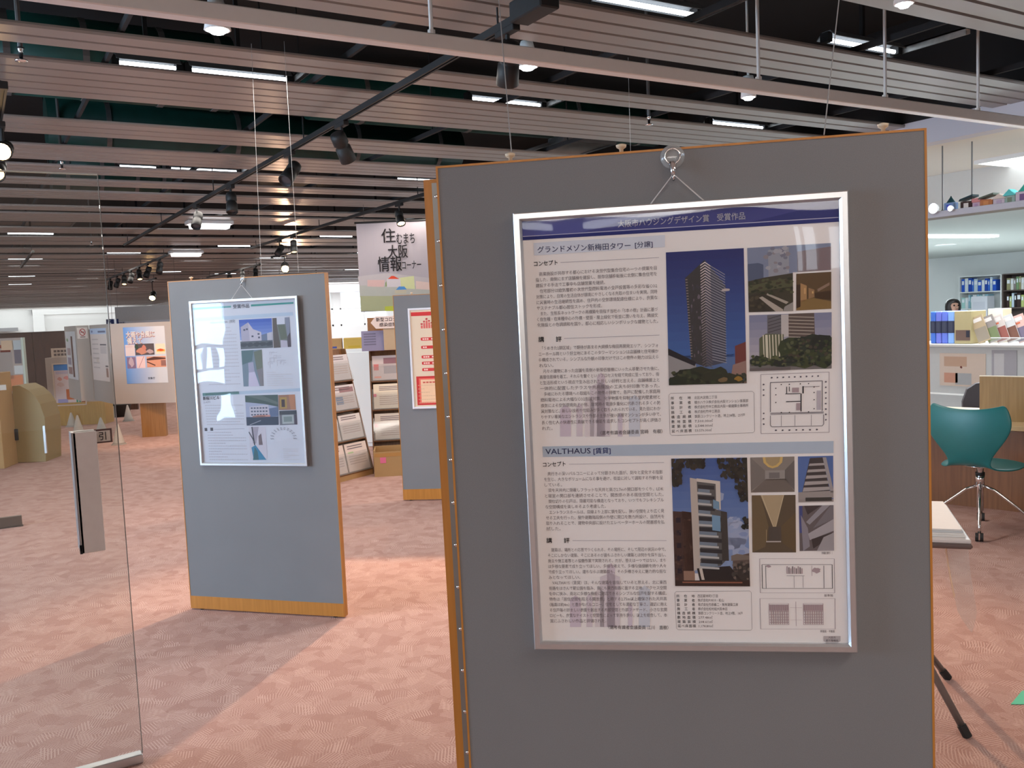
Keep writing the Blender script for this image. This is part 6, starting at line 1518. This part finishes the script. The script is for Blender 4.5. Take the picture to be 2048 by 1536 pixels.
BL = [('blue', (48, 92, 196)), ('white', (214, 220, 226)), ('deep blue', (40, 76, 170)), ('blue', (60, 110, 206)), ('pale', (190, 206, 220))]
books(xl+.06, xr-.06, zs[1], BL, 'binders on the upper bookcase shelf', 'top shelf of the white bookcase')
books(xl+.06, xr-.30, zs[2], [('mint', (170, 210, 206)), ('white', (220, 224, 226)), ('pale blue', (150, 190, 206))], 'binders on the second bookcase shelf', 'second shelf of the white bookcase')
books(xr+.1, xr+1.3, zs2[1], [('olive', (150, 146, 110)), ('white', (214, 214, 210)), ('grey', (140, 130, 126)), ('green', (120, 150, 110))], 'binders on the brown bookcase top shelf', 'top shelf of the brown bookcase')
books(xr+.1, xr+1.3, zs2[2], [('dark', (60, 46, 44)), ('lime', (180, 190, 120)), ('pale', (190, 206, 220)), ('black', (44, 36, 36))], 'binders on the brown bookcase second shelf', 'second shelf of the brown bookcase')
x0, x1 = LY(1958, 600)[0], LY(1990, 600)[0]
o = thing('white_crate', None, 0, 'white crate in front of the white bookcase', 'box', None, MWY @ Matrix.Translation((x0, -.32, 0)))
b = MB(); b.box(0, x1-x0, 0, .30, 0, LY(1970, 592)[1], 0, .006); b.build('box_body', ink(206, 206, 214), o)
b = MB(); b.box(.05, x1-x0-.05, -.004, 0, .9, 1.3); b.build('front_label', ink(196, 196, 206), o)
# person behind the counter
q = at(1906, 600, d=11.6)
ph = q.z+.005
pr = thing('person', (q.x, q.y, 0), PI-YAW, 'person with chin-length black hair in a dark top, only the crown showing over the binders', 'person')
def skin(name, joints, edges, m_, parent, root=0, sub=2):
    me = bpy.data.meshes.new(name); me.from_pydata([j[0] for j in joints], edges, []); o = bpy.data.objects.new(name, me); COL.objects.link(o); o.parent = parent
    md = o.modifiers.new('sk', 'SKIN'); md.use_smooth_shade = True
    for i, j in enumerate(joints): me.skin_vertices[0].data[i].radius = j[1] if isinstance(j[1], tuple) else (j[1], j[1])
    me.skin_vertices[0].data[root].use_root = True
    sb = o.modifiers.new('sb', 'SUBSURF'); sb.levels = sub; sb.render_levels = sub
    me.materials.append(m_); return o
k_ = ph/1.60
M_SKIN = mat('skin', (.62, .36, .26), .55)
J = [((0, 0, .86), (.15, .10)), ((0, 0, 1.05), (.13, .09)), ((0, .0, 1.25), (.16, .10)), ((0, 0, 1.345), (.06, .055)), ((0, .005, 1.42), (.048, .05)), ((0, .02, 1.50), (.070, .085)), ((0, .01, 1.565), (.055, .07)),
     ((.17, 0, 1.29), .055), ((.22, .02, 1.05), .042), ((.20, .16, .90), .032), ((.19, .24, .88), (.022, .036)),
     ((-.17, 0, 1.29), .055), ((-.22, .02, 1.05), .042), ((-.20, .16, .90), .032), ((-.19, .24, .88), (.022, .036)),
     ((.09, 0, .80), .085), ((.10, .01, .45), .055), ((.10, -.01, .09), .036), ((.10, .10, .03), (.035, .025)),
     ((-.09, 0, .80), .085), ((-.10, .01, .45), .055), ((-.10, -.01, .09), .036), ((-.10, .10, .03), (.035, .025))]
J = [((a[0]*k_, a[1]*k_, a[2]*k_), r_) for a, r_ in J]
body = skin('body', J, [(0, 1), (1, 2), (2, 3), (3, 4), (4, 5), (5, 6), (2, 7), (7, 8), (8, 9), (9, 10), (2, 11), (11, 12), (12, 13), (13, 14), (0, 15), (15, 16), (16, 17), (17, 18), (0, 19), (19, 20), (20, 21), (21, 22)], M_SKIN, pr)
for s in (-1, 1):
    for f_ in range(5):
        a = .012*(f_-1.5)
        pts_ = [((s*(.19)+a)*k_, .25*k_, .88*k_), ((s*.19+a*1.3)*k_, (.30 if f_ else .275)*k_, (.872+(.012 if f_ == 0 else 0))*k_), ((s*.19+a*1.4)*k_, (.335-.008*abs(f_-2))*k_, .855*k_)]
        if f_ == 0: pts_[0] = ((s*.19-s*.03)*k_, .23*k_, .885*k_); pts_[1] = ((s*.19-s*.05)*k_, .262*k_, .88*k_); pts_[2] = ((s*.19-s*.052)*k_, .29*k_, .87*k_)
        b = MB(); b.tube(pts_, [.010, .009, .006], 6); b.build('finger', M_SKIN, body, True)
b = MB(); b.cyl((0, .10*k_, 1.50*k_), (0, .125*k_, 1.475*k_), .010, .014, 8); b.build('nose', M_SKIN, body, True)
for s in (-1, 1):
    b = MB(); b.lathe([(.002, -.012), (.011, -.004), (.011, .004), (.002, .012)], (s*.032*k_, .098*k_, 1.515*k_), 8); b.build('eye', ink(40, 30, 28), body, True)
    b = MB(); b.lathe([(.004, -.03), (.014, -.01), (.016, .01), (.006, .028)], (s*.078*k_, .0, 1.50*k_), 8); b.build('ear', M_SKIN, body, True)
b = MB(); b.box(-.024*k_, .024*k_, .10*k_, .108*k_, 1.443*k_, 1.450*k_, 0, .003); b.build('mouth', mat('lips', (.45, .15, .13), .5), body)
hb = MB(); n = 18; vs = []; prof = [(1.615, .02), (1.606, .055), (1.585, .082), (1.545, .101), (1.50, .106), (1.45, .104), (1.39, .098)]
for z, r_ in prof:
    for i in range(n):
        t = 2*PI*i/n; yy = r_*1.12*math.sin(t)
        front = math.sin(t) > .45 and z < 1.57
        rr = .62 if front else 1.0
        vs.append((r_*math.cos(t)*k_*(.98), (yy*rr-.006)*k_, z*k_))
fs = [(j*n+i, (j+1)*n+i, (j+1)*n+(i+1) % n, j*n+(i+1) % n) for j in range(len(prof)-1) for i in range(n)]+[tuple(range(n))]
hb.add(vs, fs); hb.build('hair', mat('black_hair', (.016, .012, .011), .45), pr, True)
J2 = [((0, 0, .84), (.165, .115)), ((0, 0, 1.05), (.145, .105)), ((0, 0, 1.24), (.175, .115)), ((0, 0, 1.335), (.07, .065)), ((.175, 0, 1.285), .064), ((.225, .02, 1.05), .05), ((.203, .13, .925), .042), ((-.175, 0, 1.285), .064), ((-.225, .02, 1.05), .05), ((-.203, .13, .925), .042)]
skin('sweater', [((a[0]*k_, a[1]*k_, a[2]*k_), r_) for a, r_ in J2], [(0, 1), (1, 2), (2, 3), (2, 4), (4, 5), (5, 6), (2, 7), (7, 8), (8, 9)], mat('navy_sweater', (.03, .035, .06), .8), pr)
J3 = [((0, 0, .85), (.162, .118)), ((.095, 0, .78), .096), ((.10, .01, .45), .07), ((.10, -.01, .10), .055), ((-.095, 0, .78), .096), ((-.10, .01, .45), .07), ((-.10, -.01, .10), .055)]
skin('trousers', [((a[0]*k_, a[1]*k_, a[2]*k_), r_) for a, r_ in J3], [(0, 1), (1, 2), (2, 3), (0, 4), (4, 5), (5, 6)], mat('dark_trousers', (.03, .03, .032), .8), pr)

# ================================================================ FOLDING TABLE BEHIND THE LARGEST BOARD
C0 = at(1943, 1080, z=.70); C1 = at(1893, 1008, z=.70)
ax = (C1-C0); ax.z = 0; wS = ax.length; ax.normalize(); bx_ = Vector((-ax.y, ax.x, 0))
MWTb = Matrix((( bx_.x, -ax.x, 0, C0.x), (bx_.y, -ax.y, 0, C0.y), (0, 0, 1, 0), (0, 0, 0, 1)))
# local x runs along the length (away behind the board), local -y across to the far corner
tb = thing('folding_table', None, 0, 'folding table with slanted grey tube legs, half hidden behind the largest board', 'table', None, MWTb)
b = MB(); b.box(0, 1.15, -wS, 0, .685, .70, 0, .004); b.build('table_top', mat('table_grey', (.62, .60, .60), .45), tb)
b = MB(); b.box(-.004, 1.154, -wS-.004, .004, .668, .685, 0, .006); b.build('edge_band', mat('edge_brown', (.12, .085, .08), .4), tb)
invT = MWTb.inverted()
for (px, py), s in (((1932, 1467), 0), ((1893, 1352), 1)):
    f_ = invT @ at(px, py, z=.012)
    top = Vector((.34+.10*s, -wS*(.30+.35*s), .668))
    lg = MB(); lg.tube([top, f_.lerp(top, .5), f_], .0125, 10); g = lg.build('leg', mat('leg_grey', (.22, .21, .21), .35, .6), tb, True)
    d_ = (f_-top).normalized(); b = MB(); b.cyl(f_-d_*.03, f_+d_*.012, .0155, n=12); b.build('rubber_foot', M_TRACK, g)
for s in (0, 1):
    top = Vector((.75, -wS*(.2+.6*s), .668)); f_ = Vector((1.05, -wS*(.05+.9*s), .012))
    lg = MB(); lg.tube([top, f_.lerp(top, .5), f_], .0125, 10); g = lg.build('leg', mat('leg_grey', (.22, .21, .21), .35, .6), tb, True)
    b = MB(); d_ = (f_-top).normalized(); b.cyl(f_-d_*.03, f_+d_*.012, .0155, n=12); b.build('rubber_foot', M_TRACK, g)
o = thing('paper_stack', None, 0, 'stack of white forms on the corner of the folding table', 'papers', None, MWTb @ Matrix.Translation((.012, -.03, .7005)))
for k in range(4):
    b = MB(); b.box(0+.003*k, .60, -wS+.09+.006*(k % 2), 0-.004*k, .006*k, .006*k+.0055); b.build('sheaf', ink(226, 224, 222) if k != 2 else ink(196, 200, 204), o)
q = Pic([(0, 0), (1, 0), (1, 1), (0, 1)], 0)
o = thing('clear_file', None, 0, 'bluish clear file lying behind the white forms on the folding table', 'file', None, MWTb @ Matrix.Translation((.05, -wS+.075, .7008)))
b = MB(); b.box(0, .5, -.06, .0, 0, .004); b.build('cover', ink(176, 190, 200), o)
b = MB(); b.box(.0, .5, -.064, -.06, 0, .0045); b.build('edge', ink(206, 214, 220), o)
# clear plastic strip hanging from the table edge
o = thing('plastic_strip', None, 0, 'clear plastic strip hanging from the folding table edge', 'plastic sheet', None, Matrix.Translation(at(1914, 1092, z=.665)) @ Matrix.Rotation(-YAW-.35, 4, 'Z'))
b = MB(); n = 12
for i in range(n+1):
    t = i/n; w = .034*(1-.15*t-.75*max(0, t-.78)/.22); xx = .045*t**1.4
    b.v += [(xx-w, -.012*math.sin(t*2.2), -.29*t), (xx+w, .012*t, -.29*t)]
for i in range(n): b.f.append((2*i, 2*i+1, 2*i+3, 2*i+2)); b.m.append(0)
b.build('film', clear('plastic_film', (.9, .88, .86), .12, 1.45, veil=.22), o, True)
b = MB(); b.tube([(.045*(i/n)**1.4-.034*(1-.15*i/n), -.012*math.sin(i/n*2.2)-.001, -.29*i/n) for i in range(0, 8)], .0026, 6); b.build('taped_edge', ink(226, 190, 160), o)
# green floor sheet
o = thing('floor_sheet', at(2022, 1409, z=.0005), math.radians(-8), 'mint green paper marker lying on the carpet at the picture edge', 'floor marker')
b = MB(); b.add([(0, 0, .0022), (.20, -.11, .0022), (.36, .05, .0022), (.13, .055, .0022), (0, 0, 0), (.20, -.11, 0), (.36, .05, 0), (.13, .055, 0)], [(0, 1, 2, 3), (7, 6, 5, 4), (0, 4, 5, 1), (1, 5, 6, 2), (2, 6, 7, 3), (3, 7, 4, 0)]); b.build('sheet', ink(86, 190, 150), o)
